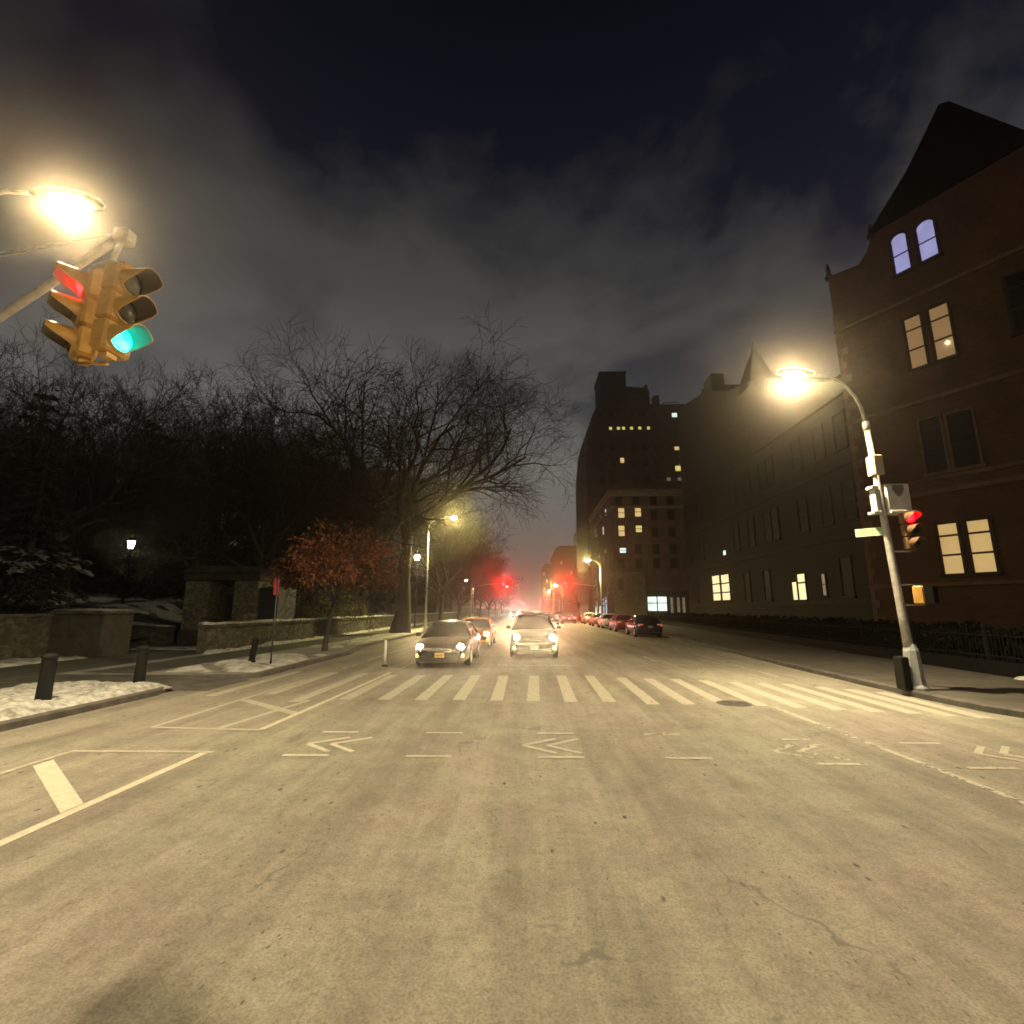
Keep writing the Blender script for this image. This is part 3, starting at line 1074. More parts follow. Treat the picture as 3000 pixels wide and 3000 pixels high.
m.build('photocell_box', 'box_tan', rp)
m = MB()
m.bevbox(-0.36, -0.18, -0.16, 0.12, 0.0, 0.72, 0.02)
m.build('cabinet', 'bollard_iron', rp)

cb = thing('camera_box', 'white equipment box with a grey shield emblem on the corner lamp pole', 'box', (PX + px(4.4), PY + 0.02, 4.10))
m = MB()
m.bevbox(0.075, 0.62, -0.16, 0.10, 0.12, 0.78, 0.015)
m.build('case', 'box_white', cb)
m = MB()
m.bevbox(0.08, 0.70, -0.22, 0.14, 0.05, 0.118, 0.01)
m.bevbox(-0.27, -0.085, -0.14, 0.10, 0.05, 0.118, 0.01)
m.build('bottom_flange', 'box_white', cb)
m = MB()
m.bevbox(-0.18, -0.08, -0.12, 0.08, 0.122, 0.66, 0.01)
m.bevbox(-0.25, -0.08, -0.14, 0.08, 0.664, 0.74, 0.01)
m.build('mount_bracket', 'box_white', cb)
m = MB()
shield = [(0.22, 0.74), (0.28, 0.755), (0.35, 0.745), (0.42, 0.755), (0.48, 0.74), (0.49, 0.63), (0.44, 0.53), (0.35, 0.45), (0.27, 0.53), (0.21, 0.63)]
m.prism_xz(shield, -0.165, -0.161)
m.build('shield_emblem', 'shield_grey', cb)

sR = make_signal('traffic_signal', 'yellow signal head showing red on the right corner lamp pole', {0: 'red_on'}, 'signals on the right corner pole')
for ch in sR.children:
    if ch.name.split('.')[0] in ('housing', 'visor'):
        ch.data.materials[0] = MATS['signal_brown']
sR.location = (PX + 0.27, PY - 0.12, 4.20)
sR.rotation_euler = (0, R(-2.4), R(4))
sR.scale = (0.86, 0.86, 0.86)
br = thing('signal_bracket', 'short metal bracket holding the red signal to the corner pole', 'bracket', (PX, PY, 3.2))
m = MB()
m.tube([(-0.14, 0, 0.05), (0.26, -0.10, 0.05)], 0.02, 8)
m.build('arm', 'galvanised', br)
m = MB()
m.tube([(-0.18, 0, 1.0), (0.24, -0.10, 1.0)], 0.02, 8)
m.build('arm', 'galvanised', br)

gs = thing('street_sign', 'small green street name sign on the corner lamp pole', 'sign', (PX + px(3.7), PY, 3.75))
m = MB()
rm = Matrix.Rotation(R(-42), 4, 'Z')
m.bevbox(-0.62, -0.02, -0.012, 0.0, -0.10, 0.10, 0.004, rm)
m.build('panel', 'sign_green', gs)
m = MB()
m.box(-0.60, -0.04, -0.016, -0.0125, 0.080, 0.092, rm)
m.box(-0.60, -0.04, -0.016, -0.0125, -0.092, -0.080, rm)
m.box(-0.60, -0.585, -0.016, -0.0125, -0.08, 0.08, rm)
m.box(-0.055, -0.04, -0.016, -0.0125, -0.08, 0.08, rm)
m.build('border', 'sign_white', gs)

ns = thing('pole_sign', 'narrow dark sign panel with a small pink reflector made to glow on the corner pole', 'sign', (PX + px(2.7) + 0.07, PY - 0.03, 2.35))
rm = Matrix.Rotation(R(62), 4, 'Z')
m = MB()
m.bevbox(0.0, 0.34, -0.02, 0.0, 0, 0.95, 0.004, rm)
m.build('panel', 'trim_dark', ns)
m = MB()
m.lathe([(0.035, 0), (0.03, 0.012), (0.0001, 0.016)], 12, rm @ Matrix.Translation((0.12, -0.021, 0.56)) @ Matrix.Rotation(R(90), 4, 'X'))
m.build('glowing_reflector', 'reflector_glow', ns)  # a reflector, no lamp: its shine is put in as emission

ps = thing('pedestrian_signal', 'yellow pedestrian signal with dark hood and an added orange glow low on the corner pole', 'pedestrian signal', (PX + 0.38, PY - 0.08, 2.0))
rm = Matrix.Rotation(R(38), 4, 'Z')
m = MB()
m.bevbox(-0.2, 0.2, -0.10, 0.12, 0.02, 0.44, 0.03, rm)
m.build('housing', 'signal_yellow', ps)
m = MB()
for z0, z1 in ((0.40, 0.43), (0.03, 0.06)):
    m.box(-0.19, 0.19, -0.26, -0.101, z0, z1, rm)
m.box(-0.19, -0.165, -0.26, -0.101, 0.061, 0.399, rm)
m.box(0.165, 0.19, -0.26, -0.101, 0.061, 0.399, rm)
m.build('hood', 'signal_dark', ps)
m = MB()
m.box(-0.16, 0.16, -0.106, -0.101, 0.07, 0.39, rm)
m.build('face', 'signal_dark', ps)
m = MB()
m.bevbox(-0.10, 0.10, -0.112, -0.1065, 0.11, 0.24, 0.002, rm)
for k in range(4):
    m.box(-0.10 + k * 0.052, -0.058 + k * 0.052, -0.112, -0.1065, 0.242, 0.33 + (0.02 if k in (1, 2) else 0), rm)
m.build('hand_symbol', 'hand_orange', ps)  # glowing hand put in for a warm reflection on the housing
m = MB()
m.tube([(-0.52, 0.06, 0.0), (0.05, 0.0, 0.0)], 0.017, 8)
m.build('mount_bracket', 'galvanised', ps)
m = MB()
m.tube([(-0.50, 0.06, 0.47), (0.05, 0.0, 0.47)], 0.017, 8)
m.build('mount_bracket', 'galvanised', ps)

# the other lamps


def make_lamp(name, label, H, reach, lensmat, group, arm_dir=1, rise=0.9, watts=7000):
    root = thing(name, label, 'street lamp', (0, 0, 0.12), 0, group)
    m = MB()
    m.lathe([(0.2, 0), (0.2, 0.06), (0.15, 0.2), (0.13, 0.9), (0.09, 1.0), (0.0001, 1.0)], 8, smooth=False)
    m.build('base', 'grey_steel', root)
    m = MB()
    m.tube([(0, 0, 0.95), (0, 0, H - rise)], [0.085, 0.06], 10)
    m.build('pole', 'galvanised', root)
    m = MB()
    pts = []
    for k in range(7):
        a = PI / 2 * k / 6
        pts.append((arm_dir * reach * 0.75 * (1 - math.cos(a)), 0, H - rise - .05 + rise * math.sin(a)))
    pts.append((arm_dir * (reach - 0.4), 0, H - 0.02))
    m.tube(pts, 0.035, 8)
    m.build('arm', 'galvanised', root)
    cobra_head(root, lensmat, frame_to(Vector((arm_dir * (reach - 0.42), 0, H)), (arm_dir, 0, 0.05)), 1.0, watts, (1.0, 0.86, 0.36), R(8), 172)
    return root


GL = 'street lamps along the avenue'
l1 = make_lamp('street_lamp', 'tall street lamp glowing yellow beside the big bare elm', 9.75, 2.2, 'lamp_far', GL)
l1.location = (-8.5, 43, 0.12)
l2 = make_lamp('street_lamp', 'distant street lamp with a yellow light on the building side', 8.3, 1.7, 'lamp_far', GL, -1)
l2.location = (9.95, 67, 0.12)
l3 = make_lamp('street_lamp', 'distant street lamp with a white light beyond the elm on the park side', 6.7, 1.3, 'lamp_pale', GL, -1, watts=1500)
l3.location = (-8.85, 85, 0.12)
for src, loc, lab, e in ((rp, (9.1, -9.0, 0.13), 'street lamp on the near right corner behind the camera, lighting the foreground', 13500),
                         (lp, (-9.4, -5.5, 0.12), 'unseen street lamp added on the near left corner behind the camera to weaken the signal shadow', 6500)):  # left copy is added to even the foreground and weaken a shadow
    q = dup(src, loc, 0.0 if src is rp else R(-70), lab)
    for ch in q.children_recursive:
        if ch.type == 'LIGHT':
            ch.data = ch.data.copy()
            ch.data.energy = e
for x, y, s, lab in ((9.95, 138, 1, 'far street lamp on the building side, past the first far one'),
                     (-8.7, 175, 1, 'very far street lamp on the park side near the red lights'), (9.95, 180, 1, 'very far street lamp on the building side near the red lights')):
    dup(l1 if x < 0 else l2, (x, y, 0.12), 0.0, lab)

gl = thing('park_lamp', 'globe lamp on a slim pole right of the dark elm trunk', 'lamp', (-11.6, 53.0, 0.12))
m = MB()
m.tube([(0, 0, 0), (0, 0, 0.9), (0, 0, 6.95)], [0.10, 0.06, 0.045], 8)
m.build('pole', 'black_iron', gl)
m = MB()
m.lathe([(0.08, 6.95), (0.20, 7.05), (0.27, 7.25), (0.22, 7.45), (0.10, 7.55), (0.0001, 7.57)], 14)
m.build('globe', 'lamp_globe', gl)
m = MB()
m.lathe([(0.13, 7.53), (0.12, 7.6), (0.03, 7.7), (0.0001, 7.72)], 10)
m.build('finial', 'black_iron', gl)
pk = thing('park_lamp', 'old post lantern with pale light on the slope above the snow bank', 'lamp', (-24.4, 30.0, 1.55))
m = MB()
m.lathe([(0.18, 0), (0.16, 0.5), (0.07, 0.7), (0.06, 4.0), (0.10, 4.05), (0.0001, 4.06)], 10)
m.build('pole', 'black_iron', pk)
m = MB()
m.lathe([(0.11, 4.06), (0.20, 4.50), (0.0001, 4.51)], 8, smooth=False)
m.build('lantern_glass', 'lamp_white', pk)
m = MB()
m.lathe([(0.24, 4.51), (0.20, 4.56), (0.06, 4.70), (0.0001, 4.80)], 8, smooth=False)
m.build('lantern_cap', 'black_iron', pk)

# far traffic signals on mast arms
GF = 'far red signals along the avenue'
sp1 = thing('signal_pole', 'far pole with mast arm on the park side carrying the first far red signal', 'signal pole', (-8.6, 80, 0.12), 0, 'far signal poles')
m = MB()
m.tube([(0, 0, 0), (0, 0, 6.6)], [0.12, 0.09], 8)
m.build('pole', 'galvanised', sp1)
m = MB()
m.tube([(0, 0, 5.4), (5.2, 0, 6.0)], [0.06, 0.04], 8)
m.build('mast_arm', 'galvanised', sp1)
fs = make_signal('traffic_signal', 'red signal hanging over the avenue on the park side, nearest of the far ones', {0: 'red_far'}, GF)
fs.location = (-3.52, 79.8, 6.0)
FAR_SIGNAL = fs
# ------------------------------------------------------------------ cars


def make_car(name, label, paint, head, tail, plate, group, suv=False, cat='car', roof_light=False, amber=True):
    """front faces local -y, origin on the road under the middle"""
    root = thing(name, label, cat, (0, 0, 0), 0, group)
    L, W = (2.35, 0.93) if not suv else (2.35, 0.97)
    top = 1.45 if not suv else 1.72
    hood = 0.92 if not suv else 1.06
    deck = 0.98 if not suv else 1.10

    def sec(y, w, z0, z1, crown):
        half = [(0, z0), (w * .80, z0), (w * .96, z0 + .10), (w, z0 + .28), (w, z1 - .22), (w * .97, z1 - .09), (w * .88, z1 - .01), (w * .5, z1 + crown), (0, z1 + crown * 1.2)]
        pts = [(x, y, z) for x, z in half] + [(-x, y, z) for x, z in half[-2:0:-1]]
        return pts
    b = MB()
    st = [(-L, W * .74, .30, .62, .0), (-L + .06, W * .86, .22, .72, .01), (-L + .25, W * .95, .19, hood - .14, .02), (-L + .6, W * .99, .18, hood - .05, .03),
          (-1.15, W, .18, hood, .03), (-.6, W, .18, hood + .02, .02), (.2, W, .18, deck - .03, .0), (1.2, W, .18, deck, .0), (L - .45, W * .98, .20, deck, .02),
          (L - .12, W * .93, .25, deck - .03, .02), (L, W * .80, .34, deck - .16, .0)]
    b.loft([sec(*s) for s in st])
    body = b.build('body', paint, root)
    fix_normals(body)
    # greenhouse of dark glass
    gsec = []
    wb, wt = W * .93, W * .70
    yf, yr0 = (-1.12, 1.75) if not suv else (-1.15, 2.12)
    for y, zt in ((yf, hood + .02), (yf + .42, hood + .28), (yf + .78, top - .05), (yf + 1.35, top), (yr0 - 1.15, top - .01), (yr0 - .62, top - .07), (yr0, deck + .02)):
        f = max(0.02, (zt - hood) / (top - hood))
        w2 = wb + (wt - wb) * f
        zb = hood - .03
        gsec.append([(-wb, y, zb), (-(wb + w2) / 2 - .02, y, (zb + zt) / 2), (-w2, y, zt - .02 * f), (-w2 * .5, y, zt + .03 * f), (w2 * .5, y, zt + .03 * f), (w2, y, zt - .02 * f), ((wb + w2) / 2 + .02, y, (zb + zt) / 2), (wb, y, zb)])
    gm = MB()
    gm.loft(gsec)
    glass = gm.build('windows', 'car_glass', root)
    fix_normals(glass)
    # roof skin and pillars
    rf = MB()
    rs = []
    for y, zt, k in ((yf + .74, top - .07, .97), (yf + .84, top - .018, 1), (yf + 1.35, top + .012, 1), (yr0 - 1.15, top + .004, 1), (yr0 - .66, top - .05, .97)):
        w2 = wt * k
        rs.append([(-w2 - .012, y, zt - .05), (-w2 - .012, y, zt - .008), (-w2 * .5, y, zt + .036), (w2 * .5, y, zt + .036), (w2 + .012, y, zt - .008), (w2 + .012, y, zt - .05)])
    rf.loft(rs)
    for s in (-1, 1):
        rf.tube([(s * wb, yf + .02, hood), (s * (wb + wt) / 2, yf + .40, hood + .27), (s * (wt + .005), yf + .78, top - .06)], .035, 6)
        rf.tube([(s * (wb + .01), .35, hood), (s * (wt + .02), .28, top - .04)], .032, 6)
        rf.tube([(s * wb, yr0 - .08, deck), (s * (wt + .01), yr0 - .66, top - .07)], .045, 6)
    fix_normals(rf.build('roof', paint, root))
    # wheels
    for sx in (-1, 1):
        for y in (-1.38, 1.38):
            w = MB()
            mm = Matrix.Translation((sx * (W - .10), y, .33)) @ Matrix.Rotation(R(90), 4, 'Y')
            w.lathe([(.20, -.105), (.30, -.11), (.33, -.08), (.33, .08), (.30, .11), (.20, .105)], 20, mm, cap=True)
            wo = w.build('wheel', 'tyre', root)
            rr = MB()
            mm2 = Matrix.Translation((sx * (W - .10 + .112), y, .33)) @ Matrix.Rotation(R(90) * sx, 4, 'Y')
            rr.lathe([(.205, -.004), (.20, .004), (.17, -.0), (.05, .004), (.0001, .006)], 14, mm2)
            rr.build('rim', 'rim', wo)
            ar = MB()
            ring = []
            for k in range(13):
                a = PI * k / 12
                ring.append((sx * (W + .002), y + .39 * math.cos(a), .33 + .39 * math.sin(a)))
            ar.tube(ring, .022, 5)
            ar.build('wheel_arch', 'black_plastic', root)
    # front: grille, bumper intake, plate, lamps
    gr = MB()
    zg = .60 if not suv else .72
    gr.bevbox(-.42, .42, -L - .012, -L + .10, zg - .09, zg + .07, .012)
    grille = gr.build('grille', 'black_plastic', root)
    bar = MB()
    bar.box(-.36, .36, -L - .020, -L - .0125, zg - .015, zg + .005)
    bar.tube([(-.07, -L - .018, zg + .01), (.07, -L - .018, zg + .01)], .03, 8)
    bar.build('grille_bar', 'chrome', grille)
    it = MB()
    it.bevbox(-.62, .62, -L + .0, -L + .12, .20, .30, .012)
    it.build('air_intake', 'black_plastic', root)
    pl = MB()
    pl.bevbox(-.155, .155, -L - .030, -L - .021, .36, .50, .004)
    p = pl.build('front_plate', plate, root)
    ink = MB()
    for k, (a, c) in enumerate(((-.12, -.09), (-.075, -.045), (-.03, 0.0), (.03, .055), (.07, .10))):
        ink.box(a, c, -L - .0335, -L - .0305, .40, .455)
    ink.build('plate_characters', 'plate_ink', p)
    zh = hood - .24 if not suv else hood - .22
    for s in (-1, 1):
        h = MB()
        mm = Matrix.Translation((s * W * .72, -L + .10, zh)) @ Matrix.Rotation(R(10) * s, 4, 'Z') @ Matrix.Rotation(R(90), 4, 'X')
        h.lathe([(.15, -.05), (.15, .0), (.145, .03), (.0001, .032)], 16, mm @ Matrix.Diagonal((1.25, .62, 1, 1)))
        hl = h.build('headlight', 'lens_dark', root)
        fix_normals(hl)
        e = MB()
        e.lathe([(.11, .034), (.09, .06), (.05, .08), (.0001, .085)], 14, mm)
        fix_normals(e.build('bulb', head, hl))
        a = MB()
        a.bevbox(s * W * .80 - .05, s * W * .80 + .05, -L + .02, -L + .12, .36, .48, .012)
        a.build('turn_light', 'amber_on' if amber else 'fog_lamp', root)
        mi = MB()
        mi.bevbox(s * (W + .10) - .09, s * (W + .10) + .09, -.92, -.80, hood + .04, hood + .18, .02)
        mi.tube([(s * (W * .93), -.84, hood + .05), (s * (W + .06), -.86, hood + .09)], .02, 6)
        mi.build('mirror', paint, root)
        t = MB()
        if suv:
            t.bevbox(s * W * .82 - .09, s * W * .82 + .09, L - .14, L - .005, deck - .30, deck - .02, .015)
        else:
            t.bevbox(s * W * .70 - .17, s * W * .70 + .17, L - .16, L - .015, deck - .23, deck - .07, .015)
        t.build('tail_light', tail, root)
    rp_ = MB()
    rp_.bevbox(-.155, .155, L - .035, L + .008, .66, .80, .004)
    rp_.build('rear_plate', 'plate_white', root)
    rb = MB()
    rb.bevbox(-.72, .72, L - .12, L + .015, .30, .40, .012)
    rb.build('rear_bumper', 'black_plastic', root)
    if roof_light:
        rl = MB()
        rl.bevbox(-.22, .22, -.22, -.05, top + .05, top + .19, .02)
        rl.build('roof_light', 'pane_cream', root)
    return root


GC = 'cars on the avenue'


def beam(o, col, watts, cone, aim=(0, -1, 0.13), off=(0, 0, 0), rad=0.06):
    """light of a lamp part, thrown from its own lens"""
    vs_ = [v.co for v in o.data.vertices]
    c = sum((Vector(v) for v in vs_), Vector()) / len(vs_)
    ld = bpy.data.lights.new('beam', 'SPOT')
    ld.energy = watts
    ld.color = col
    ld.spot_size = R(cone)
    ld.spot_blend = 1.0
    ld.shadow_soft_size = rad
    lo = bpy.data.objects.new('beam', ld)
    COL.objects.link(lo)
    lo.parent = o
    lo.location = c + Vector(off)
    lo.rotation_mode = 'QUATERNION'
    lo.rotation_quaternion = Vector(aim).to_track_quat('-Z', 'Y')


def headbeams(car, watts, col=(1.0, 0.80, 0.52), cone=30):
    for ch in car.children_recursive:
        if ch.name.split('.')[0] == 'bulb':
            beam(ch, col, watts, cone, off=(0, -0.12, 0))


def tailbeams(car, watts):
    for ch in car.children:
        if ch.name.split('.')[0] == 'tail_light':
            beam(ch, (1.0, 0.004, 0.012), watts, 70, aim=(0, 1, 0.02), off=(0, 0.14, 0))


c1 = make_car('car', 'charcoal sedan with lit headlights and yellow plate behind the crosswalk', 'paint_charcoal', 'headlight', 'tail_dull', 'plate_yellow', GC)
c1.location = (-2.83, 16.85 + 2.35, 0)
headbeams(c1, 1000)
c2 = make_car('car', 'orange car with one visible headlight behind the charcoal sedan', 'paint_orange', 'headlight', 'tail_on', 'plate_yellow', GC)
c2.location = (-2.68, 28.0, 0)
headbeams(c2, 900)
c3 = make_car('car', 'car with dazzling headlights and white plate waiting at the stop line', 'paint_charcoal', 'headlight', 'tail_on', 'plate_white', GC, suv=True, amber=False)
c3.location = (0.33, 20.2 + 2.35, 0)
headbeams(c3, 2300)
c4 = make_car('car', 'far oncoming car with bluish white headlights left of the red tail lights', 'paint_black', 'headlight_far', 'tail_on', 'plate_white', GC, suv=True)
c4.location = (0.1, 66, 0)
headbeams(c4, 1300, (0.80, 0.92, 1.0), 40)
dup(c4, (0.6, 92, 0), 0, 'farther oncoming car with bluish white headlights behind the first one')
dup(c4, (-2.6, 118, 0), 0, 'very far oncoming car near the park kerb')
c5 = make_car('car', 'departing car with glowing red tail lights nearest the middle of the avenue', 'paint_black', 'lens_dark', 'tail_on', 'plate_white', GC, amber=False)
c5.location = (3.25, 66, 0)
tailbeams(c5, 300)
c5.rotation_euler = (0, 0, PI)
dup(c5, (5.75, 70, 0), PI, 'departing car with glowing red tail lights in the right lane')
dup(c5, (3.6, 88, 0), PI, 'second departing car with red tail lights in the middle lane')
dup(c5, (6.4, 96, 0), PI, 'second departing car with red tail lights in the right lane')
dup(c5, (3.6, 112, 0), PI, 'third departing car with red tail lights, tiny in the distance')
for ch in FAR_SIGNAL.children:
    if ch.data.materials[0].name == 'red_far':
        beam(ch, (1.0, 0.0, 0.012), 5500, 26, aim=(0, -1, -0.04), off=(0, -0.25, 0), rad=0.10)
dup(fs, (6.25, 79.8, 6.15), 0, 'red signal hanging over the avenue on the building side, nearest of the far ones')
sp2 = dup(sp1, (11.2, 80, 0.12), PI, 'far pole with mast arm on the building side carrying the other far red signal')
for y, xl, xr, w in ((200, -3.4, 8.4, 'second'), (300, -2.6, 9.6, 'third'), (395, -1.2, 10.8, 'fourth')):
    for sx, side in ((xl, 'park'), (xr, 'building')):
        q = dup(fs, (sx, y, 5.9), 0, 'tiny red signal on the %s side of the avenue, %s in its row' % (side, w))
        for ch in q.children_recursive:
            if ch.type == 'LIGHT':
                ch.data = ch.data.copy()
                ch.data.energy = 500
    dup(sp1, (-8.6, y + 0.2, 0.12), 0, 'tiny far signal pole on the park side, %s in its row' % w)
    dup(sp2, (13.2, y + 0.2, 0.12), PI, 'tiny far signal pole on the building side, %s in its row' % w)

GP = 'cars parked along the right kerb'
p1 = make_car('car', 'dark parked car with reddish tail light, nearest along the right kerb', 'paint_black', 'lens_dark', 'tail_glow', 'plate_white', GP)
p1.location = (8.62, 35.6 + 2.35, 0)
p1.rotation_euler = (0, 0, PI)
for (x, y, mt, lab) in ((8.66, 46.2, 'paint_red', 'dark red parked car, second along the right kerb'), (8.68, 54.0, 'paint_white', 'pale parked car, third along the right kerb'),
                        (8.70, 61.5, 'paint_silver', 'silver parked car, fourth along the right kerb'), (8.72, 70.0, 'paint_white', 'pale parked car, last before the cross street')):
    q = dup(p1, (x, y, 0), PI, lab)
    for ch in q.children:
        if ch.name.split('.')[0] in ('body', 'roof', 'mirror'):
            ch.data = ch.data.copy()
            ch.data.materials[0] = MATS[mt]

# ------------------------------------------------------------------ trees


def grow_tree(seed, H, r0, trunk_h, spread, counts, up=0.25, droop=0.0, minr=0.012, lens=None, fork=(25, 55), wig=0.16):
    rg = random.Random(seed)
    T, C = MB(), MB()
    nl = len(counts)
    lens = lens or [0.46, 0.27, 0.165, 0.095, 0.055, 0.035]

    def branch(p, d, L, r, lev):
        segs = (6, 7, 5, 4, 3, 2, 2)[lev]
        pts, rad = [p.copy()], [r]
        q, dd = p.copy(), d.copy()
        rend = max(minr * 0.6, r * (0.62 if lev == 0 else 0.28))
        for i in range(segs):
            k = wig * (0.4 if lev == 0 else 1.0)
            dd = (dd + Vector((rg.gauss(0, k), rg.gauss(0, k), rg.gauss(0, k) + up * 0.22 * (1 if lev else 0.5) - droop * 0.2 * (lev > 1)))).normalized()
            q = q + dd * (L / segs)
            pts.append(q.copy())
            rad.append(r + (rend - r) * (i + 1) / segs)
        if lev == 0:
            rad[0] = r * 1.45
            rad[1] = r * 1.02
        mb = T if lev == 0 else C
        mb.tube(pts, rad, (12, 8, 6, 4, 3, 3, 3)[lev], cap=False)
        if lev >= nl:
            return
        n = counts[lev]
        for c in range(n):
            if lev == 0:
                f = rg.uniform(0.72, 1.0) if c else 1.0
            else:
                f = 0.22 + 0.78 * (c + rg.uniform(0.2, 0.9)) / n
            f = min(f, 0.999)
            i = int(f * segs)
            a = pts[i].lerp(pts[i + 1], f * segs - i)
            ra = rad[i] + (rad[i + 1] - rad[i]) * (f * segs - i)
            base = (pts[i + 1] - pts[i]).normalized()
            ang = R(rg.uniform(*fork)) * (spread if lev == 0 else 1.0)
            az = 2 * PI * (c + rg.uniform(-.3, .3)) / max(1, n) * (1.0 if lev == 0 else 2.4) + rg.uniform(-.4, .4)
            u = base.orthogonal().normalized()
            w = base.cross(u)
            nd_ = (base * math.cos(ang) + (u * math.cos(az) + w * math.sin(az)) * math.sin(ang)).normalized()
            LL = H * lens[lev] * rg.uniform(0.7, 1.15) * (1.0 if lev == 0 else (1.15 - 0.5 * f))
            branch(a, nd_, LL, max(minr, min(ra * 0.72, r * (0.62 if lev == 0 else 0.5))), lev + 1)
    branch(Vector((0, 0, -0.1)), Vector((0.02, 0.01, 1)), trunk_h, r0, 0)
    return T, C


def place_tree(name, label, TC, loc, cat='tree', group=None, rz=0, sc_=1.0):
    root = thing(name, label, cat, loc, rz, group)
    TC[0].build('trunk', 'bark', root)
    TC[1].build('crown', 'twig', root)
    root.scale = (sc_,) * 3
    return root


place_tree('elm_tree', 'huge bare elm with thick dark trunk and spreading crown beside the park wall',
           grow_tree(14, 25.0, 0.60, 8.6, 1.15, [9, 7, 7, 5, 4], up=0.10, minr=0.013, fork=(26, 60), lens=[0.49, 0.28, 0.17, 0.095, 0.055], wig=0.18), (-9.6, 38.7, 0.1), sc_=1.0)
GT = 'bare trees in the dark park'
tA = place_tree('bare_tree', 'bare park tree standing behind the gatehouse', grow_tree(21, 17, 0.3, 4.6, 1.1, [7, 6, 6, 5, 4], minr=0.013), (-18.0, 33, 0.4), 'tree', GT)
tB = place_tree('bare_tree', 'bare park tree between the gatehouse and the post lantern', grow_tree(22, 17, 0.28, 3.6, 1.2, [7, 6, 6, 5, 4], minr=0.013, up=0.15), (-22.5, 34, 0.9), 'tree', GT)
tC = place_tree('bare_tree', 'tall bare tree left of the big elm', grow_tree(23, 18, 0.3, 5.0, 0.9, [6, 7, 6, 5, 4], minr=0.013, up=0.4), (-15.6, 41, 0.5), 'tree', GT)
rg = random.Random(77)
more = [(tA, -27.5, 28, 0.88, 'bare tree behind the wall by the square pier'), (tB, -31, 33, 0.98, 'bare tree left of the post lantern'), (tC, -26, 40, 1.05, 'bare tree rising behind the post lantern'),
        (tA, -36, 27, 0.82, 'bare tree at the left edge under the traffic signals'), (tB, -20.5, 45, 1.05, 'bare tree deep in the park behind the russet oak'), (tC, -30, 48, 1.1, 'bare tree deep in the park left of the gatehouse'),
        (tB, -40, 38, 1.0, 'bare tree deep in the park far left behind the pale bough'), (tC, -34, 22, 0.62, 'bare tree near the left edge above the pale bough'), (tA, -17, 53, 1.1, 'bare tree behind the elm on its left'),
        (tC, -15.2, 62, 1.0, 'bare tree behind the globe lamp'), (tB, -25, 60, 1.25, 'bare tree far inside the park behind the elm crown'), (tA, -38, 55, 1.3, 'bare tree far inside the park behind the lantern slope'),
        (tA, -10.4, 62, 0.98, 'street tree next beyond the big elm'), (tB, -10.2, 78, 0.95, 'street tree under the tall yellow lamp, second beyond the elm'), (tC, -10.4, 94, 0.9, 'street tree third beyond the elm'),
        (tA, -10.2, 112, 0.9, 'street tree fourth beyond the elm'), (tB, -10.2, 140, 0.9, 'street tree fifth beyond the elm'), (tC, -10.2, 172, 0.9, 'street tree sixth beyond the elm'), (tA, -10.2, 215, 0.95, 'farthest street tree on the park side'),
        (tC, -15, 84, 1.15, 'park tree behind the wall beyond the white street lamp'), (tA, -16, 108, 1.2, 'park tree behind the wall farther along'), (tB, -15, 150, 1.2, 'far park tree behind the wall')]
for i, (src, x, y, s, lab) in enumerate(more):
    dup(src, (x, y, 0.12 if x > -11 else hill(x, y) + 0.2), rg.uniform(0, 6.28), lab, GT if x < -11 else 'street trees along the park', s * (1.12 if x < -13 else 1.0))
tR = dup(tC, (10.9, 78, 0.12), 1.1, 'small bare street tree at the far corner on the building side', 'street trees on the building side', 0.62)
dup(tA, (11.0, 104, 0.12), 2.2, 'bare street tree beyond the far corner on the building side', 'street trees on the building side', 0.6)
tS = dup(tB, (-7.4, 100, 0.12), 0.7, 'small lamp-lit tree above the left far red signal', 'street trees along the park', 0.55)
tY = dup(tC, (-9.35, 70, 0.12), 2.0, 'thin young street tree lit by the lamp near the parked delineator', 'street trees along the park', 0.5)
tY['label'] = 'thin young street tree between the globe lamp and the far red signal'

# russet oak holding dead leaves
T, C = grow_tree(31, 5.6, 0.11, 2.1, 1.25, [8, 6, 5, 4], up=0.1, minr=0.008, lens=[0.50, 0.30, 0.17, 0.10], fork=(30, 65))
ok = thing('oak_tree', 'small young oak with russet dead leaves on the verge left of the elm', 'tree', (-8.84, 22.39, 0.12))
T.build('trunk', 'bark', ok)
C.build('crown', 'twig', ok)
lf = MB()
rg = random.Random(3)
cv = [v for v in C.v if v.z > 2.2]
for k in range(6200):
    p = rg.choice(cv)
    c = p + Vector((rg.gauss(0, .13), rg.gauss(0, .13), rg.gauss(0, .11) - .04))
    a = Vector((rg.gauss(0, 1), rg.gauss(0, 1), rg.gauss(-.5, .8))).normalized()
    b = a.orthogonal().normalized()
    b = (b * math.cos(k) + a.cross(b) * math.sin(k))
    s = rg.uniform(.045, .085)
    n_ = a.cross(b) * s * .15
    lf.add([c - a * s, c + b * s * .5 + n_, c + a * s, c - b * s * .5 + n_], [(0, 1, 2), (0, 2, 3)])
lf.build('leaves', 'oak_leaf', ok)
ok.scale = (1.0, 1.0, 1.3)

# evergreens


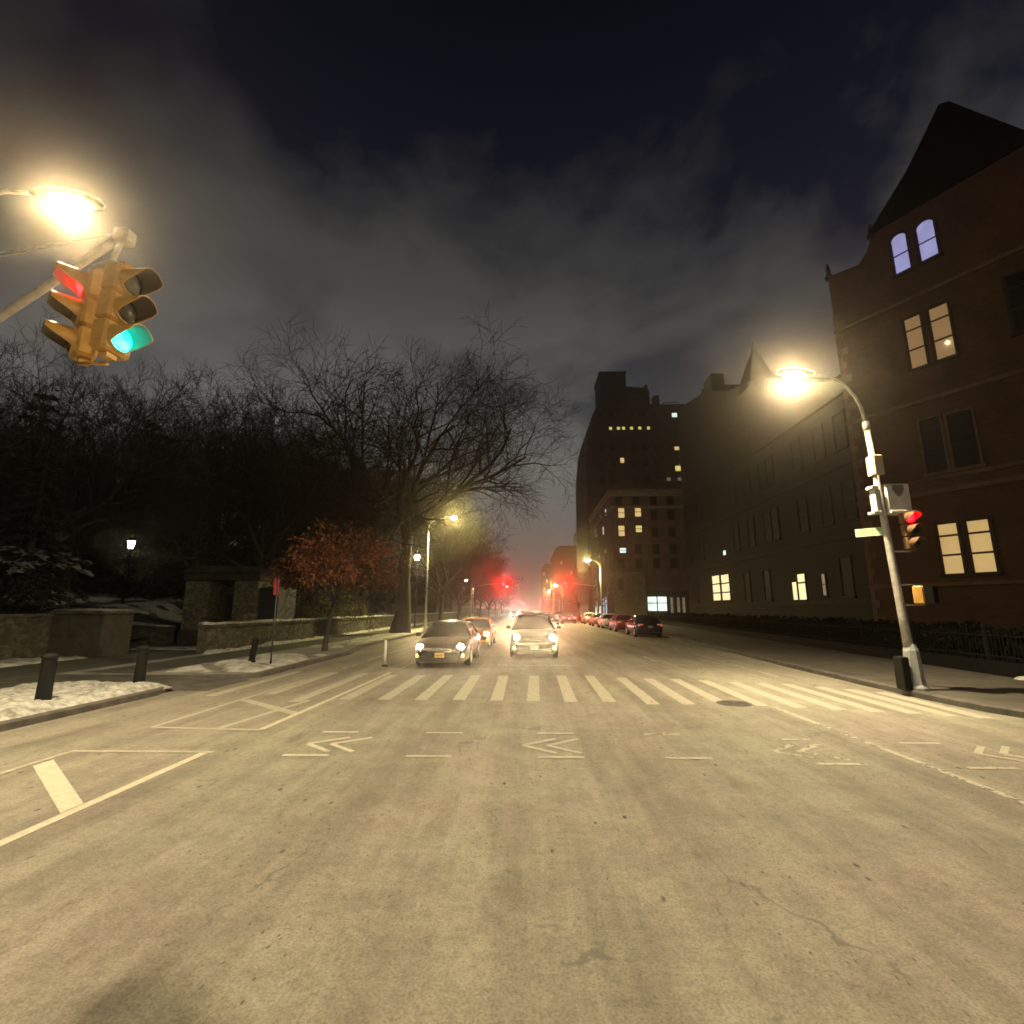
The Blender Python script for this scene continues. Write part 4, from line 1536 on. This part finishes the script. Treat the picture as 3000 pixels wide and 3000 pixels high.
def make_evergreen(seed, H, Rb, label, snow=False):
    rg = random.Random(seed)
    root = thing('pine_tree', label, 'tree', (0, 0, 0), 0, 'evergreens in the dark park')
    t = MB()
    t.tube([(0, 0, -.1), (0.05, 0, H * .5), (0, 0.05, H)], [Rb * .065, Rb * .04, .02], 8)
    t.build('trunk', 'bark', root)
    f, s = MB(), MB()
    z = H * .10
    while z < H * .99:
        k = 1 - (z / H)
        nb = rg.randint(6, 8)
        for i in range(nb):
            a = 2 * PI * (i + rg.random()) / nb
            L = Rb * (k ** 0.8) * rg.uniform(.65, 1.1) + .15
            d = Vector((math.cos(a), math.sin(a), rg.uniform(-.28, -.02)))
            side = Vector((-math.sin(a), math.cos(a), 0))
            p0 = Vector((0, 0, z))
            ns = int(26 * L / max(1.0, Rb) * 3) + 12
            for q in range(ns):
                u = rg.uniform(.12, 1)
                wv = rg.gauss(0, .20) * L * (1.1 - u * .7)
                c = p0 + d * L * u + side * wv + Vector((0, 0, -.16 * L * u * u + rg.gauss(0, .05) - abs(wv) * .25))
                dr_ = (d + side * (wv * 1.6 / L) + Vector((0, 0, rg.uniform(-.5, .1)))).normalized()
                w2 = dr_.cross(Vector((rg.gauss(0, .5), rg.gauss(0, .5), 1))).normalized()
                ln_, wd = rg.uniform(.22, .42), rg.uniform(.05, .10)
                f.add([c, c + dr_ * ln_ * .6 + w2 * wd, c + dr_ * ln_, c + dr_ * ln_ * .6 - w2 * wd], [(0, 1, 2), (0, 2, 3)])
                if snow and rg.random() < .5 and u > .35 and abs(z - H * .42) < H * .07:  # pale faces laid on the boughs in one height band
                    h = rg.uniform(.03, .07)
                    s.add([c + Vector((0, 0, .02)), c + dr_ * ln_ * .9 + w2 * .16 + Vector((0, 0, h)), c + dr_ * ln_ * 1.2 + Vector((0, 0, h * .6)), c + dr_ * ln_ * .9 - w2 * .16 + Vector((0, 0, h))],
                          [(0, 1, 2), (0, 2, 3)], True)
        z += H * rg.uniform(.035, .055) + .12
    f.build('crown', 'needle', root)
    if snow:
        s.build('pale_patches', 'snow', root)
    return root


e1 = make_evergreen(5, 8.5, 3.0, 'pale-patched evergreen at the left edge behind the pier wall', True)
e1.location = (-23.2, 22.6, 1.0)
e2 = make_evergreen(6, 12.5, 3.4, 'dark evergreen rising left of the gatehouse')
e2.location = (-21.2, 37.0, 1.0)
for x, y, s, lab in ((-27.5, 36, 1.05, 'dark evergreen behind the post lantern'), (-29.0, 27.5, 1.0, 'dark evergreen left of the post lantern'), (-16.3, 36.5, 0.85, 'dark evergreen behind the gatehouse roof'),
                     (-33, 41, 1.3, 'tall dark evergreen deep in the park'), (-38, 30, 1.2, 'dark evergreen at the far left of the park'), (-13.5 - 4.2, 47, 0.95, 'dark evergreen behind the russet oak'),
                     (-30, 19.5, 0.95, 'dark evergreen above the left wall')):
    dup(e2, (x, y, hill(x, y) + 0.25), x, lab, None, s)

# olive shrub lit below the oak
sb = MB()
rg = random.Random(9)
for cx, cy, cz, rr in ((-14.6, 36.5, 1.9, 1.5), (-14.9, 40, 2.1, 1.7), (-14.7, 43.5, 1.8, 1.5), (-14.8, 33.5, 1.3, 0.9)):
    for k in range(1500):
        d = Vector((rg.gauss(0, 1), rg.gauss(0, 1), rg.gauss(0, 1))).normalized() * rr * rg.uniform(.35, 1.0) ** .6
        c = Vector((cx, cy, cz)) + Vector((d.x * .65, d.y * 1.2, d.z))
        if c.z < .3:
            continue
        a = Vector((rg.gauss(0, 1), rg.gauss(0, 1), rg.gauss(0, 1))).normalized()
        b = a.orthogonal().normalized()
        s = rg.uniform(.05, .12)
        sb.add([c - a * s, c + b * s * .5, c + a * s, c - b * s * .5], [(0, 1, 2, 3)])
mat_noise('olive_leaf', (0.055, 0.05, 0.015), (0.13, 0.115, 0.035), 1.2, 0.85, bs=0)
o = sb.build('shrub', 'olive_leaf')
tag(o, 'olive lamp-lit shrubs behind the park wall left of the elm trunk', 'shrub')

# far-off wood
fw = MB()
rg = random.Random(13)
for k in range(20000):
    y = rg.uniform(-20, 420)
    x = -46 - rg.random() * 18
    zb = hill(x, y)
    hmax = 12 + 3.5 * math.sin(y * .13) + 2 * math.sin(y * .37)
    z = zb + rg.random() ** .8 * hmax
    a = Vector((rg.gauss(0, .5), rg.gauss(0, .5), rg.uniform(.2, 1))).normalized()
    b = a.orthogonal().normalized()
    s, w = rg.uniform(.9, 2.0), rg.uniform(.3, .9)
    c = Vector((x, y, z))
    fw.add([c - a * s, c + b * w, c + a * s, c - b * w], [(0, 1, 2, 3)])
o = fw.build('distant_woods', 'needle')
tag(o, 'far dark woodland of the park', 'woods', kind='stuff')

# ------------------------------------------------------------------ buildings on the right


def window(b, x0, x1, z0, z1, pane, cols=1, rails=(), arch=False, trim='trim_dark', y=0.0, m=None, tw=0.12, bar=0.05, sill=True, blind=None):
    """surround standing proud of the wall, frame bars and one pane; the facade is y = 0"""
    def outline(e, zoff=0):
        if not arch:
            return [(x0 - e, z0 - zoff), (x1 + e, z0 - zoff), (x1 + e, z1 + e), (x0 - e, z1 + e)]
        r = (x1 - x0) / 2
        pts = [(x0 - e, z0 - zoff), (x1 + e, z0 - zoff)]
        for k in range(9):
            a = PI * k / 8
            pts.append(((x0 + x1) / 2 + (r + e) * math.cos(a), z1 - r * 0.9 + (r * 0.9 + e) * math.sin(a)))
        return pts
    w = MB()
    out, inn = outline(tw), outline(0)
    n = len(out)
    yf, yb = y - 0.09, y - 0.002
    vs = [Vector((a, yf, c)) for a, c in out] + [Vector((a, yf, c)) for a, c in inn] + [Vector((a, yb, c)) for a, c in out] + [Vector((a, yb, c)) for a, c in inn]
    fsx = []
    for i in range(n):
        j = (i + 1) % n
        fsx += [(i, j, n + j, n + i), (i, 2 * n + i, 2 * n + j, j), (n + i, n + j, 3 * n + j, 3 * n + i)]
    if m is not None:
        vs = [m @ p for p in vs]
    w.add(vs, fsx)
    if sill:
        w.box(x0 - tw - .06, x1 + tw + .06, y - 0.16, y - 0.002, z0 - 0.16, z0 - 0.004, m)
    wo = w.build('window', trim, b)
    p = MB()
    pts = [(a, c) for a, c in outline(-0.01)]
    p.prism_xz(pts, y - 0.012, y - 0.004, m)
    po = p.build('pane', pane, wo)
    fix_normals(po)
    f = MB()
    e = 0.03
    for k in range(1, cols):
        xm = x0 + (x1 - x0) * k / cols
        f.box(xm - bar * .7, xm + bar * .7, y - .055, y - .013, z0, z1, m)
    for zr in rails:
        zz = z0 + (z1 - z0) * zr
        f.box(x0, x1, y - .05, y - .014, zz - bar / 2, zz + bar / 2, m)
    f.box(x0, x0 + e, y - .05, y - .0145, z0, z1 if not arch else z1 - (x1 - x0) * .45, m)
    f.box(x1 - e, x1, y - .05, y - .0145, z0, z1 if not arch else z1 - (x1 - x0) * .45, m)
    f.build('sash', 'window_frame', wo)
    return wo


S3 = 1.3


def zz(z):
    return (z - 1.9) * S3 + 1.9


# gabled brick house on the near right
gb = thing('gabled_house', 'tall red-brick gabled house at the right edge with lit violet, tan and cream windows', 'house', (15.2 * S3, 22.0 * S3, 0), R(-59.4))
prof = [(-0.50, -0.2), (14, -0.2), (14, zz(17.3)), (10.5, zz(17.3)), (9.35, zz(18.9)), (2.25, zz(18.9)), (2.2, zz(18.9)),
        (1.85, zz(18.25)), (1.3, zz(17.78)), (-0.34, zz(18.0)), (-0.50, zz(18.0))]
m = MB()
m.prism_xz(prof, 0, 0.7)
m.box(-0.5, 14, 0.7, 12, -0.2, zz(17.2))
wl = m.build('wall', 'red_brick', gb)
fix_normals(wl)
m = MB()
m.prism_xz([(1.9, zz(18.903)), (9.6, zz(18.903)), (8.97, zz(19.5)), (6.62, zz(22.72)), (6.2, zz(22.9)), (4.3, zz(20.84))], -0.06, 0.72)
m.prism_xz([(2.6, zz(17.3)), (9.9, zz(17.3)), (6.3, zz(22.5))], 0.721, 11.5)
m.box(-0.3, 13.8, 1.0, 11.8, zz(17.25), zz(17.9))
fix_normals(m.build('roof', 'slate', gb))
for x, z0, z1 in ((-0.62, 17.9, 18.75), (2.0, 18.75, 19.5)):
    m = MB()
    mm = Matrix.Translation((x + .12, 0.1, zz(z0)))
    m.lathe([(0.22, 0), (0.24, .15), (0.12, .4), (0.16, .62), (0.05, (z1 - z0) * S3), (0.0001, (z1 - z0) * S3 + .05)], 8, mm, smooth=False)
    m.build('finial', 'trim_dark', gb)
for z0, z1, pr in ((6.42, 6.62, .14), (6.98, 7.12, .10), (2.80, 2.93, .12), (10.3, 10.45, .12), (14.9, 15.05, .12)):
    m = MB()
    m.box(-0.52 - pr * .3, 14, -pr, -0.003, zz(z0), zz(z1))
    m.build('belt_course', 'brownstone', gb)
m = MB()
for k in range(22):
    z0 = 0.2 + k * 0.9
    w_ = .55 if k % 2 else .38
    m.box(-0.53, -0.5 + w_, -0.03, -0.003, z0, z0 + .42)
    m.box(-0.53, -0.3, -0.025, -0.003, z0 + .421, z0 + .899)
m.build('corner_quoin', 'brownstone', gb)
m = MB()
m.box(-0.55, 14, -0.10, -0.004, -0.1, zz(1.05))
m.build('stone_base', 'brownstone', gb)
w1 = lambda a: a * S3
# arched violet pair
window(gb, w1(2.34), w1(2.92), zz(16.33), zz(18.18), 'pane_violet', 1, (.47,), True, bar=.07)
window(gb, w1(3.28), w1(3.9), zz(16.33), zz(18.12), 'pane_violet', 1, (.47,), True, bar=.07)
# tan pair
wo = window(gb, w1(2.34), w1(2.92), zz(11.85), zz(14.13), 'pane_tan', 1, (.37, .76), tw=.10, bar=.09)
wo = window(gb, w1(3.22), w1(3.86), zz(11.85), zz(14.13), 'pane_tan', 1, (.37, .76), tw=.10, bar=.09)
m = MB()
m.lathe([(0.0001, 0), (0.05, .02), (0.10, .10), (0.06, .18), (0.0001, .20)], 10, Matrix.Translation((w1(3.66), -0.12, zz(12.35))))
m.build('bulb', 'bulb', wo)
# dark pair
window(gb, w1(2.30), w1(2.98), zz(7.3), zz(9.55), 'dark_pane', 1, (.45, .8), tw=.10, trim='brownstone')
window(gb, w1(3.20), w1(3.98), zz(7.3), zz(9.5), 'dark_pane', 1, (.45, .8), tw=.10, trim='brownstone')
# cream pair
window(gb, w1(2.31), w1(2.94), zz(3.26), zz(5.2), 'pane_cream', 1, (.37, .76), tw=.12, bar=.10)
window(gb, w1(3.22), w1(3.88), zz(3.26), zz(5.2), 'pane_cream', 1, (.37, .76), tw=.12, bar=.10)
window(gb, w1(2.6), w1(3.4), zz(0.95), zz(1.22), 'pane_dim', 3, (.5,), tw=.06, sill=False)  # glowing pane made up for a pale patch, no known window
for xx in (5.6, 6.5):
    for z0, z1 in ((3.26, 5.2), (7.3, 9.5), (11.85, 14.1)):
        window(gb, w1(xx), w1(xx + .62), zz(z0), zz(z1), 'dark_pane', 1, (.4, .78))

# long dark brick building beyond it
DB = 22.1
lb = thing('brick_building', 'long dark brick apartment house with pointed spire and two lit ground-floor windows', 'building', (DB, 57 * S3 + 0.0, 0), R(-90))
# local x runs towards the camera: x = 57*S3 - Y
yy = lambda Y: (57 - Y) * S3
prof = [(yy(53), -0.2), (yy(24.2), -0.2), (yy(24.2), zz(14.3)), (yy(26.4), zz(14.4)), (yy(29.6), zz(15.6)), (yy(34.2), zz(17.6)), (yy(34.6), zz(18.6)), (yy(39.5), zz(19.9)), (yy(42.6), zz(21.3)), (yy(42.6), zz(21.9)), (yy(45.3), zz(22.7)),
        (yy(45.4), zz(22.3)), (yy(48.6), zz(22.9)), (yy(50.4), zz(23.3)), (yy(53), zz(23.6))]
m = MB()
m.prism_xz(prof, 0, 13)
wl = m.build('wall', 'umber_brick', lb)
fix_normals(wl)
m = MB()
mm = Matrix.Translation((yy(36.6), 1.4, zz(19.0)))
m.lathe([(1.9, -.6), (1.7, 0.2), (1.0, 2.0), (0.30, 3.6), (0.06, 4.5), (0.0001, 4.8)], 8, mm, smooth=False)
m.build('spire', 'slate', lb)
m = MB()
m.box(yy(45.6), yy(43.6), 0.5, 2.0, zz(21.9), zz(23.5))
m.build('chimney', 'soot_brick', lb)
for z0 in (2.2, 5.6, 9.4, 13.2):
    m = MB()
    m.box(yy(53) + .05, yy(24.3), -0.12, -0.003, zz(z0), zz(z0) + .3)
    m.build('belt_course', 'trim_dark', lb)
window(lb, yy(46.2), yy(44.4), zz(2.70), zz(4.86), 'pane_bright', 1, (.30, .66), tw=.12, bar=.14)
window(lb, yy(44.1), yy(42.35), zz(2.70), zz(4.82), 'pane_bright', 1, (.30, .66), tw=.12, bar=.14)
window(lb, yy(32.55), yy(31.95), zz(2.50), zz(3.6), 'pane_bright', 1, (), tw=.08, bar=.10)
window(lb, yy(31.85), yy(30.95), zz(2.50), zz(4.05), 'pane_bright', 1, (.66,), tw=.10, bar=.13)
window(lb, yy(43.2), yy(42.5), zz(6.45), zz(6.85), 'pane_white', 1, (), tw=.06, sill=False)
window(lb, yy(29.3), yy(28.9), zz(2.7), zz(3.9), 'pane_dim', 1, (.5,))
for Y in (51.3, 48.2, 40.2, 37.5, 35.0, 33.9, 30.4, 28.0, 26.0):
    for z0, z1 in ((6.6, 8.6), (10.4, 12.3)):
        if abs(Y - 43) > 1.5:
            window(lb, yy(Y) - .6, yy(Y) + .6, zz(z0), zz(z1), 'dim_glass', 1, (.5,))
for Y in (50.5, 39.0, 35.8, 27.0):
    window(lb, yy(Y) - .6, yy(Y) + .6, zz(2.6), zz(4.6), 'dim_glass', 1, (.5,))

# iron fence and hedge before both
fe = thing('iron_fence', 'black iron railing with low stone plinth along the right pavement', 'fence', (12.75, 9.0, 0.12))
fp = [Vector((0.0, 0, 0)), Vector((0.25, 4, 0)), Vector((0.55, 9, 0)), Vector((1.3, 18, 0)), Vector((2.3, 29, 0)), Vector((3.4, 42, 0)), Vector((4.2, 58, 0))]
m, rl_, pk_ = MB(), MB(), MB()
secs = []
for p in fp:
    secs.append([(p.x - .15, p.y, 0), (p.x - .15, p.y, .38), (p.x + .15, p.y, .38), (p.x + .15, p.y, 0)])
m.loft(secs, smooth=False)
fix_normals(m.build('plinth', 'black_iron', fe))
for z in (.50, 1.06):
    rl_.tube([(p.x, p.y, z) for p in fp], .025, 6)
rl_.build('rail', 'black_iron', fe)
for i in range(len(fp) - 1):
    a, b = fp[i], fp[i + 1]
    k = int((b - a).length / (.13 if i < 3 else .22))
    for j in range(k):
        p = a.lerp(b, j / k)
        pk_.tube([(p.x, p.y, .37), (p.x, p.y, 1.18), (p.x, p.y, 1.26)], [.013, .013, .003], 4, cap=False)
o = pk_.build('pickets', 'black_iron', fe)
o['kind'] = 'stuff'
for i in range(0, 58, 3):
    f_ = i / 58
    for q in range(len(fp) - 1):
        if fp[q].y <= i <= fp[q + 1].y:
            p = fp[q].lerp(fp[q + 1], (i - fp[q].y) / (fp[q + 1].y - fp[q].y))
            break
    m = MB()
    m.lathe([(.06, .38), (.06, 1.25), (.09, 1.27), (.09, 1.33), (.0001, 1.42)], 8, Matrix.Translation(p), smooth=False)
    m.build('post', 'black_iron', fe)
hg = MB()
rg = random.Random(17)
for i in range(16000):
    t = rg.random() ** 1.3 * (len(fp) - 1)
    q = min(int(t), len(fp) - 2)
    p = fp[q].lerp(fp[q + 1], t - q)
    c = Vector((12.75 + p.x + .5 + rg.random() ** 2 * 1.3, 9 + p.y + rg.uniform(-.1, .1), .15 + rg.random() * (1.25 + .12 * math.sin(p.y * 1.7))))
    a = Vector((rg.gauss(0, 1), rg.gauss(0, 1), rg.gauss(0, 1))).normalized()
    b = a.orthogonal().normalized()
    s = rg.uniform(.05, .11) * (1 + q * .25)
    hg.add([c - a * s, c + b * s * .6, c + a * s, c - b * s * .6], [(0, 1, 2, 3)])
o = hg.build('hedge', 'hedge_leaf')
tag(o, 'black clipped hedge behind the iron railing', 'hedge')

# building at the far corner of the cross street
cb2 = thing('corner_building', 'brick corner apartment house with lit warm windows and bright shop fronts', 'building', (15, 85.5, 0))
m = MB()
m.prism_xz([(0, -.2), (34, -.2), (34, 22.0), (0, 22.0)], 0, 28)
fix_normals(m.build('wall', 'plum_brick', cb2))
m = MB()
m.box(-.5, 34.4, -.55, 28.4, 22.003, 22.45)
m.box(-.25, 34.2, -.28, 28.2, 21.3, 21.997)
m.build('cornice', 'limestone', cb2)
m = MB()
m.box(-.12, 34.1, -.14, 28.1, 19.2, 19.6)
m.build('belt_course', 'limestone', cb2)
m = MB()
m.box(-.10, 5.2, -.12, 8, -.1, 8.2)
m.build('limestone_corner', 'limestone', cb2)
m = MB()
m.box(5.202, 34.1, -.10, 10, -.1, 5.0)
m.build('stone_base', 'soot_brick', cb2)
ys_ = 85.5 / 83
for cx, z0, z1, mt in ((16.2, 17.06, 18.75, 'pane_warm'), (18.98, 17.25, 18.85, 'pane_warm'), (16.1, 13.95, 15.7, 'pane_warm'), (19.0, 14.6, 15.72, 'pane_yellow'), (16.2, 11.15, 11.95, 'pane_white')):
    cx = cx * ys_ - 15
    window(cb2, cx - .55, cx + .55, (z0 - 1.9) * ys_ + 1.9, (z1 - 1.9) * ys_ + 1.9, mt, 1, (.5,), tw=.15, bar=.1)
for cx in (1.25, 4.3, 7.3, 10.2, 13.0, 15.8):
    for z0 in (8.9, 11.3, 14.2, 17.2, 19.9):
        if cx < 5 and z0 in (14.2, 17.2) or (cx < 2 and z0 == 11.3):
            continue
        window(cb2, cx - .5, cx + .5, z0, z0 + 1.5, 'dark_pane', 1, (.5,), tw=.12)
window(cb2, .75, 1.35, 5.2, 6.85, 'dark_pane', 1, (.5,), tw=.15, y=-.12)
# faces along the avenue
ML = Matrix.Rotation(R(-90), 4, 'Z')
for Y, z0, z1, mt in ((91.5, 19.0, 20.3, 'pane_white'), (95.1, 16.0, 17.5, 'pane_white'), (101, 14.6, 15.6, 'pane_dim'), (93, 11.5, 13.0, 'dark_pane'), (99, 11.5, 13.0, 'dark_pane'), (105, 17, 18.6, 'pane_dim'), (98, 19, 20.4, 'pane_dim')):
    window(cb2, -(Y - 85.5) - .6, -(Y - 85.5) + .6, z0, z1, mt, 1, (.5,), tw=.12, m=ML)
window(cb2, -9.9, -8.1, 1.2, 4.2, 'shop_blue', 2, (.6,), tw=.15, bar=.18, m=ML, sill=False)
window(cb2, -13.2, -10.6, 1.2, 4.0, 'shop_blue', 3, (.5,), tw=.15, bar=.3, m=ML, sill=False)
window(cb2, -24, -16, 0.9, 2.6, 'shop_glow', 1, (), tw=.15, m=ML, sill=False)
window(cb2, 5.4, 8.6, 1.7, 4.0, 'shop_glow', 2, (.55,), tw=.15, y=-.10, bar=.14, sill=False)
for cx in (9.4, 10.5, 11.4):
    window(cb2, cx - .25, cx + .25, 1.3, 3.9, 'pane_dim', 1, (.5,), tw=.1, y=-.10, sill=False)
window(cb2, 10.35, 10.65, 0.15, 1.35, 'pane_white', 1, (), tw=.08, y=-.10, sill=False)

# tower behind
tw_ = thing('tower_block', 'tall dark tower block with stepped roof and a lit row near the top', 'building', (14.5, 118, 0))
sT = 118 / 116
XT = lambda x: x * sT - 14.5
ZT = lambda z: (z - 1.9) * sT + 1.9
m = MB()
m.prism_xz([(0.1, -.2), (30, -.2), (30, ZT(51.4)), (XT(33.9), ZT(51.4)), (XT(18.3), ZT(51.8)), (XT(16.6), ZT(48.9)), (XT(15.5), ZT(44.8)), (XT(14.75), ZT(37))], 0, 26)
fix_normals(m.build('wall', 'dark_brick', tw_))
m = MB()
m.box(XT(18.9), XT(25.4), 1, 10, ZT(51.3), ZT(60.8))
m.box(XT(18.7), XT(25.6), .8, 10.2, ZT(60.3), ZT(60.7))
m.build('penthouse', 'soot_brick', tw_)
m = MB()
m.prism_xz([(XT(25.45), ZT(51.3)), (XT(31.15), ZT(51.3)), (XT(31.1), ZT(55.8)), (XT(29), ZT(56.5)), (XT(25.45), ZT(56.8))], 1.3, 9)
fix_normals(m.build('roof_storey', 'soot_brick', tw_))
for x0, x1, z1 in ((30.1, 30.9, 57.4), (32.3, 33.7, 54.6)):
    m = MB()
    m.box(XT(x0), XT(x1), 2, 4, ZT(51.3), ZT(z1))
    m.build('chimney', 'soot_brick', tw_)
m = MB()
m.tube([(XT(34.5), 2, ZT(51.3)), (XT(34.5), 2, ZT(52.6)), (XT(38.5), 2, ZT(52.8)), (XT(38.5), 2, ZT(51.3))], .12, 6)
m.build('roof_railing', 'black_iron', tw_)
for x in (20.9, 22.8, 24.06, 26.0, 28.0, 30.1):
    window(tw_, XT(x) - .38, XT(x) + .38, ZT(44.9), ZT(45.65), 'pane_yellow', 1, (), tw=.08, sill=False)
for x, z, mt, w_, h_ in ((23.4, 36.5, 'pane_warm', .5, 1.3), (37.1, 48.0, 'pane_white', 1.2, 1.1), (36.7, 39.6, 'pane_warm', .7, .9), (36.8, 34.4, 'pane_yellow', .9, 1.3), (34.2, 32.0, 'pane_dim', .5, .8), (36.9, 32.0, 'pane_dim', .6, .8)):
    window(tw_, XT(x) - w_, XT(x) + w_, ZT(z), ZT(z) + h_, mt, 1, (), tw=.08, sill=False)
for x in (18.5, 21.2, 26.2, 29.0, 31.6):
    for z in (27.5, 31.5, 35.5, 39.5, 48.0):
        window(tw_, XT(x) - .6, XT(x) + .6, ZT(z), ZT(z) + 1.6, 'dark_pane', 1, (), tw=.1, sill=False)

# farther blocks
fb = thing('far_block', 'distant brick block with a wooden water tank, left of the tower', 'building', (13.9, 250, 0))
m = MB()
m.prism_xz([(0, -.2), (26, -.2), (26, 33.8), (3.0, 33.3), (1.2, 32.0), (0, 29)], 0, 30)
fix_normals(m.build('wall', 'plum_brick', fb))
m = MB()
m.lathe([(1.9, 0), (1.9, 3.6), (2.05, 3.6), (0.3, 5.6), (0.0001, 5.7)], 14, Matrix.Translation((12.9, 6, 35.9)), smooth=False)
tk = m.build('water_tank', 'tank_wood', fb)
m = MB()
for sx in (-1.2, 1.2):
    for sy in (-1.2, 1.2):
        m.tube([(12.9 + sx, 6 + sy, 33), (12.9 + sx, 6 + sy, 36.0)], .15, 5)
m.build('tank_legs', 'black_iron', fb)
for cx, z0, mt in ((4, 24, 'pane_dim'), (9, 19, 'pane_dim'), (6, 12, 'pane_warm'), (13, 27, 'pane_dim'), (17, 15, 'pane_warm'), (11, 9, 'pane_dim')):
    window(fb, cx - .6, cx + .6, z0, z0 + 1.8, mt, 1, (), tw=.12, sill=False)
f2 = thing('far_block', 'farthest visible block at the end of the avenue, left of the tank block', 'building', (14.0, 425, 0))
m = MB()
m.prism_xz([(0, -.2), (26, -.2), (26, 40), (2.0, 40), (2.0, 38), (0, 38)], 0, 40)
fix_normals(m.build('wall', 'soot_brick', f2))
for cx, z0, mt in ((1.5, 30, 'pane_dim'), (4, 24, 'pane_warm'), (2, 17, 'pane_dim')):
    window(f2, cx - .8, cx + .8, z0, z0 + 3, mt, 1, (), tw=.2, sill=False)

# ------------------------------------------------------------------ air: haze added for lamp glow
hz = MB()
hz.box(-610, 610, -210, 1310, -1.1, 90)
hm = bpy.data.materials.new('air')
hm.use_nodes = True
nt = hm.node_tree
nt.nodes.remove(nt.nodes['Principled BSDF'])
pv_ = nd(nt, 'ShaderNodeVolumePrincipled')
pv_.inputs['Color'].default_value = (1.0, 0.86, 0.68, 1)
pv_.inputs['Density'].default_value = 0.0012
pv_.inputs['Anisotropy'].default_value = 0.955
nt.links.new(pv_.outputs[0], nt.nodes['Material Output'].inputs['Volume'])
MATS['air'] = hm
o = hz.build('haze', 'air')  # warm-tinted volume added to imitate lens glare around the lamps
o['kind'] = 'stuff'
o['label'] = 'thin haze added over the whole street to give the lamps halos'

# ------------------------------------------------------------------ sky
w = bpy.data.worlds.new('World')
sc.world = w
w.use_nodes = True
nt = w.node_tree
bg = nt.nodes['Background']
sky = nd(nt, 'ShaderNodeTexSky', sky_type='NISHITA')
sky.sun_disc = False
sky.sun_elevation = R(-6)
sky.sun_rotation = R(200)
tc = nd(nt, 'ShaderNodeTexCoord')
sx = nd(nt, 'ShaderNodeSeparateXYZ')
nt.links.new(tc.outputs['Generated'], sx.inputs[0])
zc = nd(nt, 'ShaderNodeMath', operation='MAXIMUM')
nt.links.new(sx.outputs[2], zc.inputs[0])
zc.inputs[1].default_value = 0.0
za = nd(nt, 'ShaderNodeMath', operation='ADD')
nt.links.new(zc.outputs[0], za.inputs[0])
za.inputs[1].default_value = 0.22
dx = nd(nt, 'ShaderNodeMath', operation='DIVIDE')
nt.links.new(sx.outputs[0], dx.inputs[0])
nt.links.new(za.outputs[0], dx.inputs[1])
dy = nd(nt, 'ShaderNodeMath', operation='DIVIDE')
nt.links.new(sx.outputs[1], dy.inputs[0])
nt.links.new(za.outputs[0], dy.inputs[1])
cbx = nd(nt, 'ShaderNodeCombineXYZ')
nt.links.new(dx.outputs[0], cbx.inputs[0])
nt.links.new(dy.outputs[0], cbx.inputs[1])
cbx.inputs[2].default_value = 3.7
cl = noise(nt, cbx.outputs[0], 1.45, 7, 0.56, 0.18)
bz = nd(nt, 'ShaderNodeMath', operation='MULTIPLY_ADD')
nt.links.new(zc.outputs[0], bz.inputs[0])
bz.inputs[1].default_value = -0.30
bz.inputs[2].default_value = 0.145
cs = nd(nt, 'ShaderNodeMath', operation='ADD')
nt.links.new(cl, cs.inputs[0])
nt.links.new(bz.outputs[0], cs.inputs[1])
mask = ramp(nt, cs.outputs[0], [(0.43, (0, 0, 0)), (0.50, (0.5, 0.5, 0.5)), (0.60, (1, 1, 1))])
# city light on the cloud base: stronger low down
glow = ramp(nt, zc.outputs[0], [(0.0, (0.15, 0.152, 0.15)), (0.28, (0.172, 0.174, 0.164)), (0.55, (0.066, 0.066, 0.063)), (0.85, (0.009, 0.009, 0.0095))])
gap = ramp(nt, zc.outputs[0], [(0.0, (0.085, 0.088, 0.09)), (0.28, (0.066, 0.070, 0.074)), (0.55, (0.0085, 0.0095, 0.0195)), (0.85, (0.0028, 0.003, 0.006))])
c = mixc(nt, mask, gap, glow)
ad = nd(nt, 'ShaderNodeMix', data_type='RGBA', blend_type='ADD')
ad.inputs[0].default_value = 0.02
nt.links.new(c, ad.inputs[6])
nt.links.new(sky.outputs[0], ad.inputs[7])
nt.links.new(ad.outputs[2], bg.inputs['Color'])
bg.inputs['Strength'].default_value = 1.0

# ------------------------------------------------------------------ camera and render settings
cam = bpy.data.cameras.new('Camera')
co = bpy.data.objects.new('Camera', cam)
COL.objects.link(co)
co.location = (0, 0, 1.9)
co.rotation_euler = (R(90 + 11.0753), 0, R(1.5549))
cam.sensor_width = 36
cam.lens = 36 * 940 / 1932
cam.clip_start = 0.05
cam.clip_end = 4000
sc.camera = co
vs_ = sc.view_settings
vs_.view_transform = 'Standard'
vs_.look = 'None'
vs_.exposure = 0
vs_.gamma = 1
sc.render.engine = 'CYCLES'
cy = sc.cycles
cy.use_denoising = True
cy.max_bounces = 5
cy.diffuse_bounces = 2
cy.glossy_bounces = 2
cy.transmission_bounces = 2
cy.transparent_max_bounces = 6
cy.volume_bounces = 0
cy.sample_clamp_indirect = 4
cy.caustics_reflective = False
cy.caustics_refractive = False
cy.filter_width = 1.7
